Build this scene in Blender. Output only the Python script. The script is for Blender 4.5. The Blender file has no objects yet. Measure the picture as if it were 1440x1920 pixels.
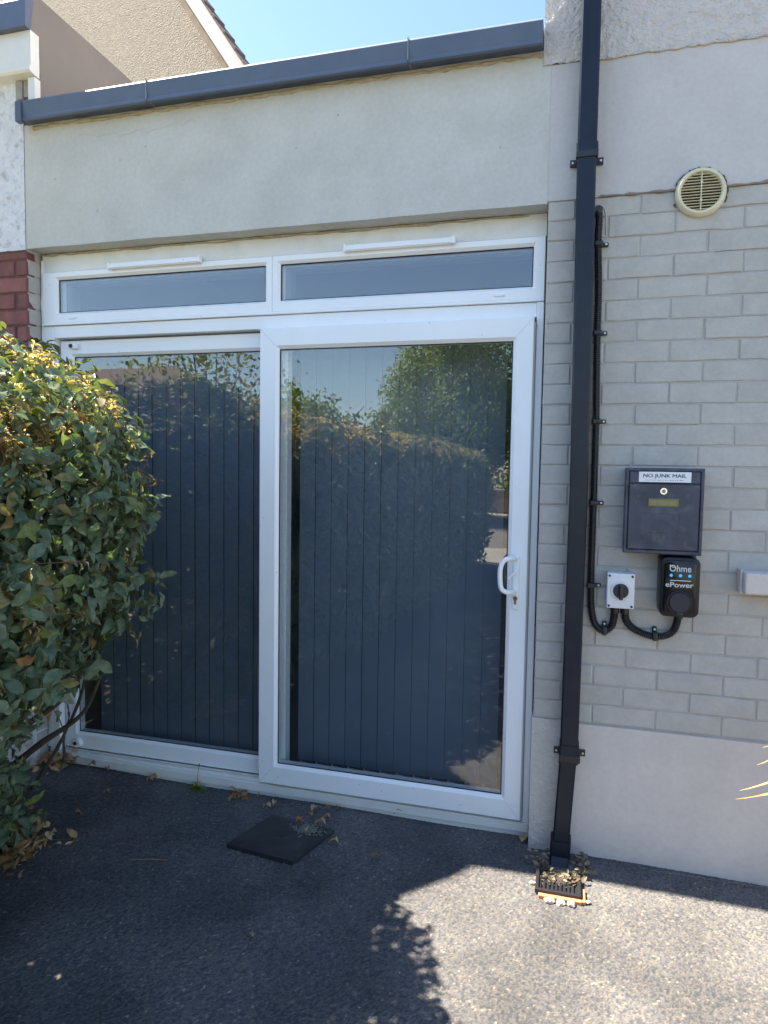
import bpy, bmesh, math, random
import numpy as np
from mathutils import Matrix, Vector, Euler
R = math.radians
random.seed(7)
rng = np.random.default_rng(11)
sc = bpy.context.scene
COL = sc.collection

# ------------------------------------------------------------------ camera
cd = bpy.data.cameras.new('camera'); cam = bpy.data.objects.new('camera', cd); COL.objects.link(cam)
M3 = Matrix(((0.96447966, -0.03127258, 0.26229945), (0.26370768, 0.05608867, -0.96297057), (0.01540255, 0.99793591, 0.0623432)))
cam.matrix_world = Matrix.Translation((-0.1137, -2.6102, 1.4666)) @ M3.to_4x4()
cd.sensor_fit = 'VERTICAL'; cd.sensor_height = 24.0; cd.lens = 24.0*1255.85/1920.0
cd.clip_start = 0.05; cd.clip_end = 1000
sc.camera = cam
# ------------------------------------------------------------------ light
SUN_EL, SUN_AZ_BACK = R(56), R(2.7)      # sun stands left (-X) and a hair behind the wall plane (+Y)
to_sun = Vector((-math.cos(SUN_EL)*math.cos(SUN_AZ_BACK), math.cos(SUN_EL)*math.sin(SUN_AZ_BACK), math.sin(SUN_EL)))
w = bpy.data.worlds.new('World'); sc.world = w; w.use_nodes = True
nt = w.node_tree; nt.nodes.clear()
sky = nt.nodes.new('ShaderNodeTexSky'); sky.sky_type = 'NISHITA'; sky.sun_disc = False
sky.sun_elevation = SUN_EL; sky.sun_rotation = math.atan2(to_sun.x, to_sun.y)
sky.air_density = 1.05; sky.dust_density = 0.5; sky.ozone_density = 2.2; sky.altitude = 50
bg = nt.nodes.new('ShaderNodeBackground'); bg.inputs['Strength'].default_value = 0.067
wo = nt.nodes.new('ShaderNodeOutputWorld')
nt.links.new(sky.outputs[0], bg.inputs[0]); nt.links.new(bg.outputs[0], wo.inputs[0])
sd = bpy.data.lights.new('sun', 'SUN'); sd.energy = 4.4; sd.angle = R(0.53); sd.color = (1.0, 0.88, 0.70)
sun = bpy.data.objects.new('sun', sd); COL.objects.link(sun); sun.rotation_euler = to_sun.to_track_quat('Z', 'Y').to_euler()
sc.view_settings.view_transform = 'Standard'; sc.view_settings.look = 'None'
sc.view_settings.gamma = 1; sc.view_settings.use_curve_mapping = False
sc.view_settings.exposure = 2.38
sc.cycles.max_bounces = 8; sc.cycles.transparent_max_bounces = 12
sc.cycles.use_denoising = True

# ------------------------------------------------------------------ helpers
def tag(o, label=None, cat=None, group=None, kind=None):
    if label: o['label'] = label
    if cat: o['category'] = cat
    if group: o['group'] = group
    if kind: o['kind'] = kind
    return o
def thing(name, label, cat, loc=(0, 0, 0), group=None):
    o = bpy.data.objects.new(name, None); COL.objects.link(o); o.location = loc; o.empty_display_size = .05
    return tag(o, label, cat, group)
def link(name, me, mat=None, parent=None, mw=None):
    if mat is not None and not me.materials: me.materials.append(mat)
    o = bpy.data.objects.new(name, me); COL.objects.link(o)
    if parent is not None:
        o.parent = parent
        # geometry is given in world coordinates: cancel the parent's offset
        off = Vector((0, 0, 0)); p = parent
        while p is not None: off += p.location; p = p.parent
        o.location = -off
    if mw is not None: o.location = o.location + mw
    return o
def smooth(me, angle=None):
    for p in me.polygons: p.use_smooth = True
    if angle is not None and hasattr(me, 'set_sharp_from_angle'): me.set_sharp_from_angle(angle=R(angle))
class MB:
    """collects shapes into one mesh (world coordinates)"""
    def __init__(s): s.bm = bmesh.new()
    def box(s, x0, x1, y0, y1, z0, z1, bev=0.0, seg=2):
        t = bmesh.new(); bmesh.ops.create_cube(t, size=1)
        for v in t.verts:
            v.co = Vector(((x0+x1)/2+v.co.x*(x1-x0), (y0+y1)/2+v.co.y*(y1-y0), (z0+z1)/2+v.co.z*(z1-z0)))
        if bev > 0: bmesh.ops.bevel(t, geom=list(t.edges), offset=bev, segments=seg, profile=.5, affect='EDGES')
        s.merge(t); return s
    def merge(s, t, mat=None):
        me = bpy.data.meshes.new('tmp'); t.to_mesh(me); t.free()
        if mat is not None: me.transform(mat)
        s.bm.from_mesh(me); bpy.data.meshes.remove(me)
    def cyl(s, p0, p1, r0, r1=None, n=16, caps=True):
        r1 = r0 if r1 is None else r1
        p0, p1 = Vector(p0), Vector(p1); d = p1-p0
        t = bmesh.new(); bmesh.ops.create_cone(t, cap_ends=caps, segments=n, radius1=r0, radius2=r1, depth=d.length)
        s.merge(t, Matrix.Translation((p0+p1)/2) @ d.to_track_quat('Z', 'Y').to_matrix().to_4x4()); return s
    def tube(s, pts, rad, n=10, caps=True):
        """swept tube; rad is a number or a list"""
        pts = [Vector(p) for p in pts]; m = len(pts)
        rad = [rad]*m if not hasattr(rad, '__len__') else rad
        t = bmesh.new(); rings = []
        up = Vector((0, 0, 1)); prev = None
        for i, p in enumerate(pts):
            d = (pts[min(i+1, m-1)]-pts[max(i-1, 0)]).normalized()
            if prev is None:
                a = d.orthogonal().normalized()
            else:
                a = (prev - d*prev.dot(d)).normalized()
            prev = a; b = d.cross(a)
            rings.append([t.verts.new(p + (a*math.cos(2*math.pi*k/n)+b*math.sin(2*math.pi*k/n))*rad[i]) for k in range(n)])
        for i in range(m-1):
            for k in range(n):
                t.faces.new((rings[i][k], rings[i][(k+1) % n], rings[i+1][(k+1) % n], rings[i+1][k]))
        if caps: t.faces.new(list(reversed(rings[0]))); t.faces.new(rings[-1])
        s.merge(t); return s
    def prism(s, prof, axis, a0, a1):
        """extrude a profile (list of 2D points) along axis 'x' (profile y,z), 'y' (profile x,z) or 'z' (profile x,y)"""
        def P(u, v, a): return {'x': (a, u, v), 'y': (u, a, v), 'z': (u, v, a)}[axis]
        t = bmesh.new(); A = [t.verts.new(P(u, v, a0)) for u, v in prof]; B = [t.verts.new(P(u, v, a1)) for u, v in prof]
        n = len(prof)
        t.faces.new(A); t.faces.new(list(reversed(B)))
        for i in range(n): t.faces.new((A[i], B[i], B[(i+1) % n], A[(i+1) % n]))
        bmesh.ops.recalc_face_normals(t, faces=t.faces); s.merge(t); return s
    def frame(s, x0, x1, z0, z1, ix0, ix1, iz0, iz1, y0, y1, bead=.012, bd=.012):
        """mitred rectangular frame in the XZ plane, front face y0, with a sloped bead round the opening"""
        t = bmesh.new()
        o = [(x0, z0), (x1, z0), (x1, z1), (x0, z1)]; i = [(ix0, iz0), (ix1, iz0), (ix1, iz1), (ix0, iz1)]
        j = [(ix0-bead, iz0-bead), (ix1+bead, iz0-bead), (ix1+bead, iz1+bead), (ix0-bead, iz1+bead)]
        e = .003
        oo = [(x0+e, z0+e), (x1-e, z0+e), (x1-e, z1-e), (x0+e, z1-e)]
        L = [[t.verts.new((a, y1, b)) for a, b in o], [t.verts.new((a, y0+e, b)) for a, b in o], [t.verts.new((a, y0, b)) for a, b in oo],
             [t.verts.new((a, y0, b)) for a, b in j], [t.verts.new((a, y0+bd, b)) for a, b in i], [t.verts.new((a, y1, b)) for a, b in i]]
        for q in range(len(L)):
            A, B = L[q], L[(q+1) % len(L)]
            for k in range(4): t.faces.new((A[k], A[(k+1) % 4], B[(k+1) % 4], B[k]))
        bmesh.ops.recalc_face_normals(t, faces=t.faces); s.merge(t); return s
    def build(s, name, mat, parent=None, sm=None):
        me = bpy.data.meshes.new(name); s.bm.to_mesh(me); s.bm.free()
        if sm is not None: smooth(me, sm)
        return link(name, me, mat, parent)
def curve(pts, n=8):
    """Catmull-Rom through pts"""
    P = [Vector(p) for p in pts]; P = [P[0]*2-P[1]] + P + [P[-1]*2-P[-2]]; out = []
    for i in range(1, len(P)-2):
        for k in range(n):
            t = k/n
            out.append(.5*((2*P[i])+(-P[i-1]+P[i+1])*t+(2*P[i-1]-5*P[i]+4*P[i+1]-P[i+2])*t*t+(-P[i-1]+3*P[i]-3*P[i+1]+P[i+2])*t**3))
    out.append(P[-2]); return out
def mesh_np(name, V, F, mat, parent=None, attr=None, sm=False, uniform=4):
    me = bpy.data.meshes.new(name); V = np.asarray(V, 'f'); F = np.asarray(F, 'i')
    me.vertices.add(len(V)); me.vertices.foreach_set('co', V.ravel())
    me.loops.add(F.size); me.loops.foreach_set('vertex_index', F.ravel())
    me.polygons.add(len(F)); k = F.shape[1]
    me.polygons.foreach_set('loop_start', np.arange(0, F.size, k, dtype='i'))
    if hasattr(me.polygons[0], 'loop_total'):
        try: me.polygons.foreach_set('loop_total', np.full(len(F), k, 'i'))
        except Exception: pass
    me.update(calc_edges=True); me.validate()
    if sm: me.polygons.foreach_set('use_smooth', np.ones(len(F), bool))
    if attr:
        for an, arr in attr.items():
            a = me.attributes.new(an, 'FLOAT', 'POINT'); a.data.foreach_set('value', np.asarray(arr, 'f'))
    return link(name, me, mat, parent)

# ------------------------------------------------------------------ materials
def mat(name, base=(.5, .5, .5), rough=.6, metal=0., spec=.5, var=0., vscale=6., bump=0., bscale=60., bdetail=4, dirt=None, dirt_scale=3., dirt_amt=.5, speck=None, coord='Object', bump2=None, obvar=0, fine=0):
    m = bpy.data.materials.new(name); m.use_nodes = True; n = m.node_tree; N = n.nodes; L = n.links
    b = N['Principled BSDF']; b.inputs['Roughness'].default_value = rough; b.inputs['Metallic'].default_value = metal
    b.inputs['Specular IOR Level'].default_value = spec
    tc = N.new('ShaderNodeTexCoord'); geo = N.new('ShaderNodeNewGeometry'); P = geo.outputs['Position']
    def noise(s, d=4, r=.55):
        t = N.new('ShaderNodeTexNoise'); t.inputs['Scale'].default_value = s; t.inputs['Detail'].default_value = d; t.inputs['Roughness'].default_value = r
        L.new(P, t.inputs['Vector']); return t.outputs['Fac']
    col = None
    rgb = N.new('ShaderNodeRGB'); rgb.outputs[0].default_value = (*base, 1); col = rgb.outputs[0]
    def mix(a, bcol, fac, typ='MIX'):
        x = N.new('ShaderNodeMix'); x.data_type = 'RGBA'; x.blend_type = typ
        if hasattr(fac, 'node'): L.new(fac, x.inputs[0])
        else: x.inputs[0].default_value = fac
        L.new(a, x.inputs[6])
        if hasattr(bcol, 'node'): L.new(bcol, x.inputs[7])
        else: x.inputs[7].default_value = (*bcol, 1)
        return x.outputs[2]
    def ramp(f, p0, p1, c0=(0, 0, 0), c1=(1, 1, 1)):
        r = N.new('ShaderNodeValToRGB'); r.color_ramp.elements[0].position = p0; r.color_ramp.elements[1].position = p1
        r.color_ramp.elements[0].color = (*c0, 1); r.color_ramp.elements[1].color = (*c1, 1); L.new(f, r.inputs[0]); return r.outputs[0]
    if var:
        col = mix(col, ramp(noise(vscale, 5), .3, .7, (1-var,)*3, (1+var,)*3), 1.0, 'MULTIPLY')
    if fine:
        col = mix(col, ramp(noise(55, 6, .7), .3, .7, (1-fine,)*3, (1+fine,)*3), 1.0, 'MULTIPLY')
    if dirt:
        col = mix(col, dirt, mixfac := ramp(noise(dirt_scale, 8, .7), .52, .75, (0, 0, 0), (dirt_amt,)*3))
    if speck:
        v = N.new('ShaderNodeTexVoronoi'); v.inputs['Scale'].default_value = speck[1]; L.new(P, v.inputs['Vector'])
        col = mix(col, speck[0], ramp(v.outputs['Distance'], speck[2], speck[2]+.04, (1, 1, 1), (0, 0, 0)))
    L.new(col, b.inputs['Base Color'])
    if bump:
        bp = N.new('ShaderNodeBump'); bp.inputs['Strength'].default_value = 1.0; bp.inputs['Distance'].default_value = bump
        h = noise(bscale, bdetail)
        if bump2:
            h2 = noise(bump2[1], 3); ma = N.new('ShaderNodeMath'); ma.operation = 'MULTIPLY_ADD'; L.new(h2, ma.inputs[0]); ma.inputs[1].default_value = bump2[0]; L.new(h, ma.inputs[2]); h = ma.outputs[0]
        L.new(h, bp.inputs['Height']); L.new(bp.outputs[0], b.inputs['Normal'])
    if obvar:
        oi = N.new('ShaderNodeObjectInfo'); mr = N.new('ShaderNodeMapRange'); mr.inputs[3].default_value = 1-obvar; mr.inputs[4].default_value = 1+obvar; L.new(oi.outputs['Random'], mr.inputs[0])
        cc = N.new('ShaderNodeCombineColor'); [L.new(mr.outputs[0], cc.inputs[k]) for k in range(3)]
        L.new(mix(col, cc.outputs[0], 1.0, 'MULTIPLY'), b.inputs['Base Color'])
    return m
PAINT = (.53, .53, .495)
M_render = mat('smooth_painted_render', PAINT, .75, fine=.07, var=.07, vscale=5, bump=.0026, bscale=26, bdetail=8, speck=((.36, .34, .30), 9, .022), dirt=(.42, .405, .37), dirt_scale=2.2, dirt_amt=.25, bump2=(3, 7))
M_band = mat('smooth_painted_band', (.53, .51, .495), .75, fine=.06, var=.06, vscale=4, bump=.001, bscale=50, bdetail=6, bump2=(3, 9))
M_rough = mat('roughcast_render', (.58, .55, .52), .85, var=.07, vscale=30, bump=.012, bscale=75, bdetail=3, bump2=(.8, 30))
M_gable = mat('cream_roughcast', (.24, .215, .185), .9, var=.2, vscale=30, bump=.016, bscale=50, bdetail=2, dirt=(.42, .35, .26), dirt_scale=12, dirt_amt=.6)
M_brickp = mat('painted_brick', (.45, .435, .40), .7, fine=.06, var=.08, vscale=12, bump=.0018, bscale=60, bdetail=6, dirt=(.37, .36, .33), dirt_scale=5, dirt_amt=.5, obvar=.03)
M_mortarp = mat('painted_mortar', (.435, .42, .39), .75, var=.05, vscale=9, bump=.0015, bscale=90)
M_plinth = mat('painted_plinth', (.60, .555, .515), .75, fine=.05, var=.06, vscale=3.5, bump=.0008, bscale=40, dirt=(.44, .41, .38), dirt_scale=2.5, dirt_amt=.25, bump2=(3, 8))
M_plinthr = mat('textured_painted_plinth', (.56, .53, .50), .8, var=.06, vscale=14, bump=.006, bscale=85, bdetail=4, dirt=(.42, .40, .38), dirt_scale=8, dirt_amt=.4)
M_pvc = mat('white_upvc', (.87, .90, .93), .30, var=.025, vscale=3, dirt=(.66, .65, .62), dirt_scale=6, dirt_amt=.22, speck=((.5, .49, .47), 17, .022))
M_pvc2 = mat('weathered_upvc', (.74, .74, .71), .4, var=.04, vscale=5, dirt=(.5, .48, .42), dirt_scale=7, dirt_amt=.45, bump=.0003, bscale=40)
M_gasket = mat('black_rubber_gasket', (.015, .015, .017), .6)
M_felt = mat('grey_coping', (.085, .115, .175), .45, var=.10, vscale=7, dirt=(.13, .15, .18), dirt_scale=4, dirt_amt=.35, bump=.0006, bscale=25)
M_felt2 = mat('coping_joint_strip', (.22, .25, .30), .5)
M_top = mat('white_roof_edge_trim', (.78, .76, .72), .5)
M_pipe = mat('black_painted_pipe', (.009, .014, .026), .30, spec=.35, var=.12, vscale=10, dirt=(.03, .032, .04), dirt_scale=14, dirt_amt=.4, bump=.0003, bscale=60)
M_black = mat('black_plastic', (.018, .019, .024), .38, var=.1, vscale=20)
M_screw = mat('zinc_screw', (.55, .55, .55), .35, metal=.8)
M_redbrick = mat('red_painted_brick', (.20, .075, .068), .78, var=.2, vscale=11, dirt=(.30, .13, .11), dirt_scale=16, dirt_amt=.5, bump=.001, bscale=90, obvar=.2)
M_redmort = mat('dirty_mortar', (.13, .06, .055), .9, var=.2, vscale=40, bump=.001, bscale=90)
M_peel = mat('peeling_white_render', (.68, .70, .74), .8, var=.10, vscale=18, dirt=(.25, .24, .23), dirt_scale=22, dirt_amt=1.0, bump=.010, bscale=26, bdetail=7)
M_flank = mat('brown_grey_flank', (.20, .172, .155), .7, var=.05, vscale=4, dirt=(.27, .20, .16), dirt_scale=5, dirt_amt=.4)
M_tile = mat('brown_roof_tile', (.085, .055, .05), .8, var=.2, vscale=8, bump=.003, bscale=30)
M_soff = mat('grubby_soffit_and_shade', (.20, .165, .125), .8, var=.2, vscale=6)
M_blind = mat('dark_blind_fabric', (.26, .34, .46), .85, var=.05, vscale=10, bump=.0003, bscale=300)
M_clip = mat('clear_blind_clip', (.45, .48, .5), .3)
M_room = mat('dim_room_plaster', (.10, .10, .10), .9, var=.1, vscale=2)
M_roomw = mat('white_window_board', (.65, .66, .68), .5)
M_mbox = mat('painted_mailbox', (.050, .056, .085), .5, var=.35, vscale=14, dirt=(.13, .135, .155), dirt_scale=22, dirt_amt=.8, bump=.0009, bscale=45, bdetail=6)
M_brass = mat('tarnished_brass', (.22, .21, .10), .45, metal=.35, var=.15, vscale=60)
M_chrome = mat('chrome', (.75, .76, .78), .18, metal=1.)
M_stick = mat('white_sticker', (.78, .80, .82), .5, dirt=(.55, .56, .58), dirt_scale=60, dirt_amt=.4)
M_ink = mat('faded_black_ink', (.07, .07, .075), .6, dirt=(.35, .35, .36), dirt_scale=120, dirt_amt=.6)
M_gloss = mat('gloss_black', (.005, .005, .007), .14, spec=.4)
M_satin = mat('satin_black', (.010, .011, .017), .35, spec=.35)
M_logo = mat('pale_grey_print', (.62, .64, .66), .5)
M_isol = mat('pale_grey_plastic', (.70, .72, .74), .4, var=.03, vscale=20)
M_vent = mat('cream_plastic', (.66, .62, .44), .45, var=.06, vscale=15, dirt=(.5, .45, .3), dirt_scale=20, dirt_amt=.4)
M_dark = mat('dark_duct', (.02, .015, .012), .9)
M_crack = mat('old_mastic', (.42, .37, .27), .85, var=.2, vscale=40, bump=.002, bscale=80)
M_rubber = mat('black_rubber_cover', (.022, .024, .028), .55, var=.2, vscale=12, dirt=(.10, .10, .09), dirt_scale=9, dirt_amt=.45, bump=.0012, bscale=60)
M_sand = mat('grey_grit', (.20, .20, .17), .95, var=.3, vscale=90, bump=.002, bscale=150)
M_terra = mat('terracotta', (.50, .22, .11), .8, var=.2, vscale=30, bump=.001, bscale=80)
M_cement = mat('pale_cement', (.62, .52, .40), .9, var=.2, vscale=40, bump=.004, bscale=60)
M_bark = mat('grey_brown_bark', (.085, .062, .048), .85, var=.3, vscale=25, bump=.003, bscale=60)
M_stem = mat('green_brown_stem', (.16, .12, .06), .7, var=.2, vscale=40)
M_twig = mat('dry_twig', (.22, .15, .10), .8, var=.2, vscale=50)
M_blue = bpy.data.materials.new('blue_indicator'); M_blue.use_nodes = True
_b = M_blue.node_tree.nodes['Principled BSDF']; _b.inputs['Base Color'].default_value = (.02, .18, .45, 1); _b.inputs['Emission Color'].default_value = (.03, .35, .9, 1); _b.inputs['Emission Strength'].default_value = .22

def leaf_mat(name, cols, source, rough=.42, trans=.35, under=(.20, .20, .15), tint=(.9, 1.0, .25)):
    m = bpy.data.materials.new(name); m.use_nodes = True; n = m.node_tree; N = n.nodes; L = n.links
    b = N['Principled BSDF']; b.inputs['Roughness'].default_value = rough; b.inputs['Specular IOR Level'].default_value = .22
    if source == 'object':
        s = N.new('ShaderNodeObjectInfo').outputs['Random']
    else:
        s = N.new('ShaderNodeAttribute'); s.attribute_name = 'tone'; s = s.outputs['Fac']
    r = N.new('ShaderNodeValToRGB'); r.color_ramp.interpolation = 'LINEAR'
    while len(r.color_ramp.elements) < len(cols): r.color_ramp.elements.new(.5)
    for e, (p, c) in zip(r.color_ramp.elements, cols): e.position = p; e.color = (*c, 1)
    L.new(s, r.inputs[0])
    geo = N.new('ShaderNodeNewGeometry')
    mx = N.new('ShaderNodeMix'); mx.data_type = 'RGBA'; L.new(geo.outputs['Backfacing'], mx.inputs[0]); L.new(r.outputs[0], mx.inputs[6])
    mu = N.new('ShaderNodeMix'); mu.data_type = 'RGBA'; mu.inputs[0].default_value = .55; L.new(r.outputs[0], mu.inputs[6]); mu.inputs[7].default_value = (*under, 1)
    L.new(mu.outputs[2], mx.inputs[7])
    no = N.new('ShaderNodeTexNoise'); no.inputs['Scale'].default_value = 60; L.new(geo.outputs['Position'], no.inputs['Vector'])
    rr = N.new('ShaderNodeValToRGB'); rr.color_ramp.elements[0].position = .35; rr.color_ramp.elements[0].color = (.75, .75, .75, 1); rr.color_ramp.elements[1].position = .7; rr.color_ramp.elements[1].color = (1.2, 1.2, 1.2, 1)
    L.new(no.outputs['Fac'], rr.inputs[0])
    mm = N.new('ShaderNodeMix'); mm.data_type = 'RGBA'; mm.blend_type = 'MULTIPLY'; mm.inputs[0].default_value = 1; L.new(mx.outputs[2], mm.inputs[6]); L.new(rr.outputs[0], mm.inputs[7])
    L.new(mm.outputs[2], b.inputs['Base Color'])
    tr = N.new('ShaderNodeBsdfTranslucent'); tm = N.new('ShaderNodeMix'); tm.data_type = 'RGBA'; tm.blend_type = 'MULTIPLY'; tm.inputs[0].default_value = 1
    L.new(mm.outputs[2], tm.inputs[6]); tm.inputs[7].default_value = (tint[0]*3, tint[1]*3, tint[2]*3, 1); L.new(tm.outputs[2], tr.inputs[0])
    ms = N.new('ShaderNodeMixShader'); ms.inputs[0].default_value = trans
    L.new(b.outputs[0], ms.inputs[1]); L.new(tr.outputs[0], ms.inputs[2]); L.new(ms.outputs[0], N['Material Output'].inputs[0])
    bp = N.new('ShaderNodeBump'); bp.inputs['Distance'].default_value = .0012; n2 = N.new('ShaderNodeTexNoise'); n2.inputs['Scale'].default_value = 90; L.new(geo.outputs['Position'], n2.inputs['Vector'])
    L.new(n2.outputs['Fac'], bp.inputs['Height']); L.new(bp.outputs[0], b.inputs['Normal'])
    return m
HEDGE = [(0, (.072, .118, .078)), (.35, (.115, .168, .102)), (.62, (.15, .19, .135)), (.80, (.12, .165, .055)), (.90, (.16, .19, .06)), (.96, (.22, .17, .08)), (1, (.26, .15, .07))]
M_leaf = leaf_mat('hedge_leaf', HEDGE, 'attr', rough=.36, trans=.12)
M_leafo = leaf_mat('hedge_leaf_single', HEDGE, 'object', rough=.36, trans=.12)
M_shoot_rim = leaf_mat('shoot_and_lit_rim_leaf', [(0, (.19, .20, .07)), (.4, (.29, .26, .11)), (.7, (.30, .20, .10)), (1, (.46, .42, .31))], 'attr', rough=.42, trans=.34, under=(.34, .30, .20), tint=(.9, .8, .38))  # shoot colour, also painted sunlight along the far hedge rim
TREE = [(0, (.05, .085, .022)), (.5, (.10, .155, .035)), (1, (.17, .21, .06))]
M_tree = leaf_mat('tree_leaf', TREE, 'attr', trans=.3)
M_tree2 = leaf_mat('thin_tree_leaf', [(0, (.06, .09, .035)), (.6, (.11, .13, .05)), (1, (.20, .15, .07))], 'attr', trans=.3)
DRY = [(0, (.24, .12, .05)), (.3, (.36, .21, .09)), (.6, (.42, .30, .16)), (1, (.50, .40, .22))]
M_dry = leaf_mat('dry_leaf', DRY, 'attr', rough=.6, trans=.15, under=(.4, .33, .22), tint=(1, .6, .2))
M_green = leaf_mat('weed_leaf', TREE, 'attr', trans=.3)
M_straw = leaf_mat('straw_leaf', [(0, (.45, .27, .09)), (1, (.60, .42, .16))], 'attr', rough=.5, trans=.25, under=(.5, .35, .14), tint=(1, .7, .2))

def glass(name, ior=1.9, tint=(.82, .86, .86)):
    m = bpy.data.materials.new(name); m.use_nodes = True; n = m.node_tree; N = n.nodes; L = n.links; N.remove(N['Principled BSDF'])
    lw = N.new('ShaderNodeLayerWeight'); lw.inputs['Blend'].default_value = .5
    pw = N.new('ShaderNodeMath'); pw.operation = 'POWER'; L.new(lw.outputs['Facing'], pw.inputs[0]); pw.inputs[1].default_value = 5
    fr = N.new('ShaderNodeMapRange'); fr.inputs[3].default_value = ((ior-1)/(ior+1))**2; fr.inputs[4].default_value = 1; L.new(pw.outputs[0], fr.inputs[0])
    g = N.new('ShaderNodeBsdfGlossy'); g.inputs['Roughness'].default_value = 0.0; g.inputs['Color'].default_value = (1, 1, 1, 1)
    t = N.new('ShaderNodeBsdfTransparent'); t.inputs[0].default_value = (*tint, 1)
    mx = N.new('ShaderNodeMixShader'); L.new(fr.outputs[0], mx.inputs[0]); L.new(t.outputs[0], mx.inputs[1]); L.new(g.outputs[0], mx.inputs[2])
    geo = N.new('ShaderNodeNewGeometry'); no = N.new('ShaderNodeTexNoise'); no.inputs['Scale'].default_value = 2.2; no.inputs['Detail'].default_value = 1.5; L.new(geo.outputs['Position'], no.inputs['Vector'])
    bp = N.new('ShaderNodeBump'); bp.inputs['Distance'].default_value = .0012; L.new(no.outputs['Fac'], bp.inputs['Height'])
    L.new(bp.outputs[0], g.inputs['Normal'])
    # faint dust film
    df = N.new('ShaderNodeBsdfDiffuse'); df.inputs[0].default_value = (.5, .5, .5, 1)
    n2 = N.new('ShaderNodeTexNoise'); n2.inputs['Scale'].default_value = 5; n2.inputs['Detail'].default_value = 8; L.new(geo.outputs['Position'], n2.inputs['Vector'])
    mr = N.new('ShaderNodeMapRange'); mr.inputs[1].default_value = .35; mr.inputs[2].default_value = .8; mr.inputs[3].default_value = .004; mr.inputs[4].default_value = .03; L.new(n2.outputs['Fac'], mr.inputs[0])
    m2 = N.new('ShaderNodeMixShader'); L.new(mr.outputs[0], m2.inputs[0]); L.new(mx.outputs[0], m2.inputs[1]); L.new(df.outputs[0], m2.inputs[2])
    L.new(m2.outputs[0], N['Material Output'].inputs[0])
    return m
M_glass = glass('window_glass', 1.95, (.93, .95, .95))

def asphalt(name, use_attr):
    m = bpy.data.materials.new(name); m.use_nodes = True; n = m.node_tree; N = n.nodes; L = n.links
    b = N['Principled BSDF']; b.inputs['Roughness'].default_value = .8; b.inputs['Specular IOR Level'].default_value = .35
    geo = N.new('ShaderNodeNewGeometry'); P = geo.outputs['Position']
    if use_attr:
        a = N.new('ShaderNodeAttribute'); a.attribute_name = 'chip'; s = a.outputs['Fac']
        a2 = N.new('ShaderNodeAttribute'); a2.attribute_name = 'rise'; h = a2.outputs['Fac']
    else:
        v = N.new('ShaderNodeTexVoronoi'); v.inputs['Scale'].default_value = 150; L.new(P, v.inputs['Vector'])
        sx = N.new('ShaderNodeSeparateColor'); L.new(v.outputs['Color'], sx.inputs[0]); s = sx.outputs[0]
        mr = N.new('ShaderNodeMapRange'); mr.inputs[1].default_value = 0; mr.inputs[2].default_value = .6; mr.inputs[3].default_value = 1; mr.inputs[4].default_value = 0; L.new(v.outputs['Distance'], mr.inputs[0]); h = mr.outputs[0]
        bp = N.new('ShaderNodeBump'); bp.inputs['Distance'].default_value = .0025; L.new(h, bp.inputs['Height']); L.new(bp.outputs[0], b.inputs['Normal'])
    r = N.new('ShaderNodeValToRGB'); E = r.color_ramp.elements
    for _ in range(4): E.new(.5)
    for e, (p, c) in zip(E, [(0, (.100, .103, .113)), (.45, (.128, .127, .127)), (.75, (.146, .139, .130)), (.90, (.175, .160, .140)), (.97, (.23, .21, .17)), (1, (.38, .35, .28))]): e.position = p; e.color = (*c, 1)
    L.new(s, r.inputs[0])
    mx = N.new('ShaderNodeMix'); mx.data_type = 'RGBA'; L.new(h, mx.inputs[0]); mx.inputs[6].default_value = (.058, .064, .080, 1); L.new(r.outputs[0], mx.inputs[7])
    no = N.new('ShaderNodeTexNoise'); no.inputs['Scale'].default_value = 2.6; no.inputs['Detail'].default_value = 8; L.new(P, no.inputs['Vector'])
    rr = N.new('ShaderNodeValToRGB'); rr.color_ramp.elements[0].position = .34; rr.color_ramp.elements[0].color = (.62, .62, .64, 1); rr.color_ramp.elements[1].position = .62; rr.color_ramp.elements[1].color = (1.12, 1.1, 1.08, 1); L.new(no.outputs['Fac'], rr.inputs[0])
    mm = N.new('ShaderNodeMix'); mm.data_type = 'RGBA'; mm.blend_type = 'MULTIPLY'; mm.inputs[0].default_value = 1; L.new(mx.outputs[2], mm.inputs[6]); L.new(rr.outputs[0], mm.inputs[7])
    L.new(mm.outputs[2], b.inputs['Base Color'])
    return m
M_asph = asphalt('asphalt_chips', True); M_asph2 = asphalt('asphalt', False)
M_road = mat('grey_road', (.15, .14, .13), .85, var=.1, vscale=3, bump=.003, bscale=90)
M_pave = mat('concrete_pavement', (.30, .28, .25), .85, var=.12, vscale=3, bump=.002, bscale=60)
M_grass = mat('pale_bounce_lawn', (.24, .21, .12), .9, var=.3, vscale=5, bump=.02, bscale=40)  # unseen lawn made pale to bounce sunlight onto the shaded walls

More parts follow.
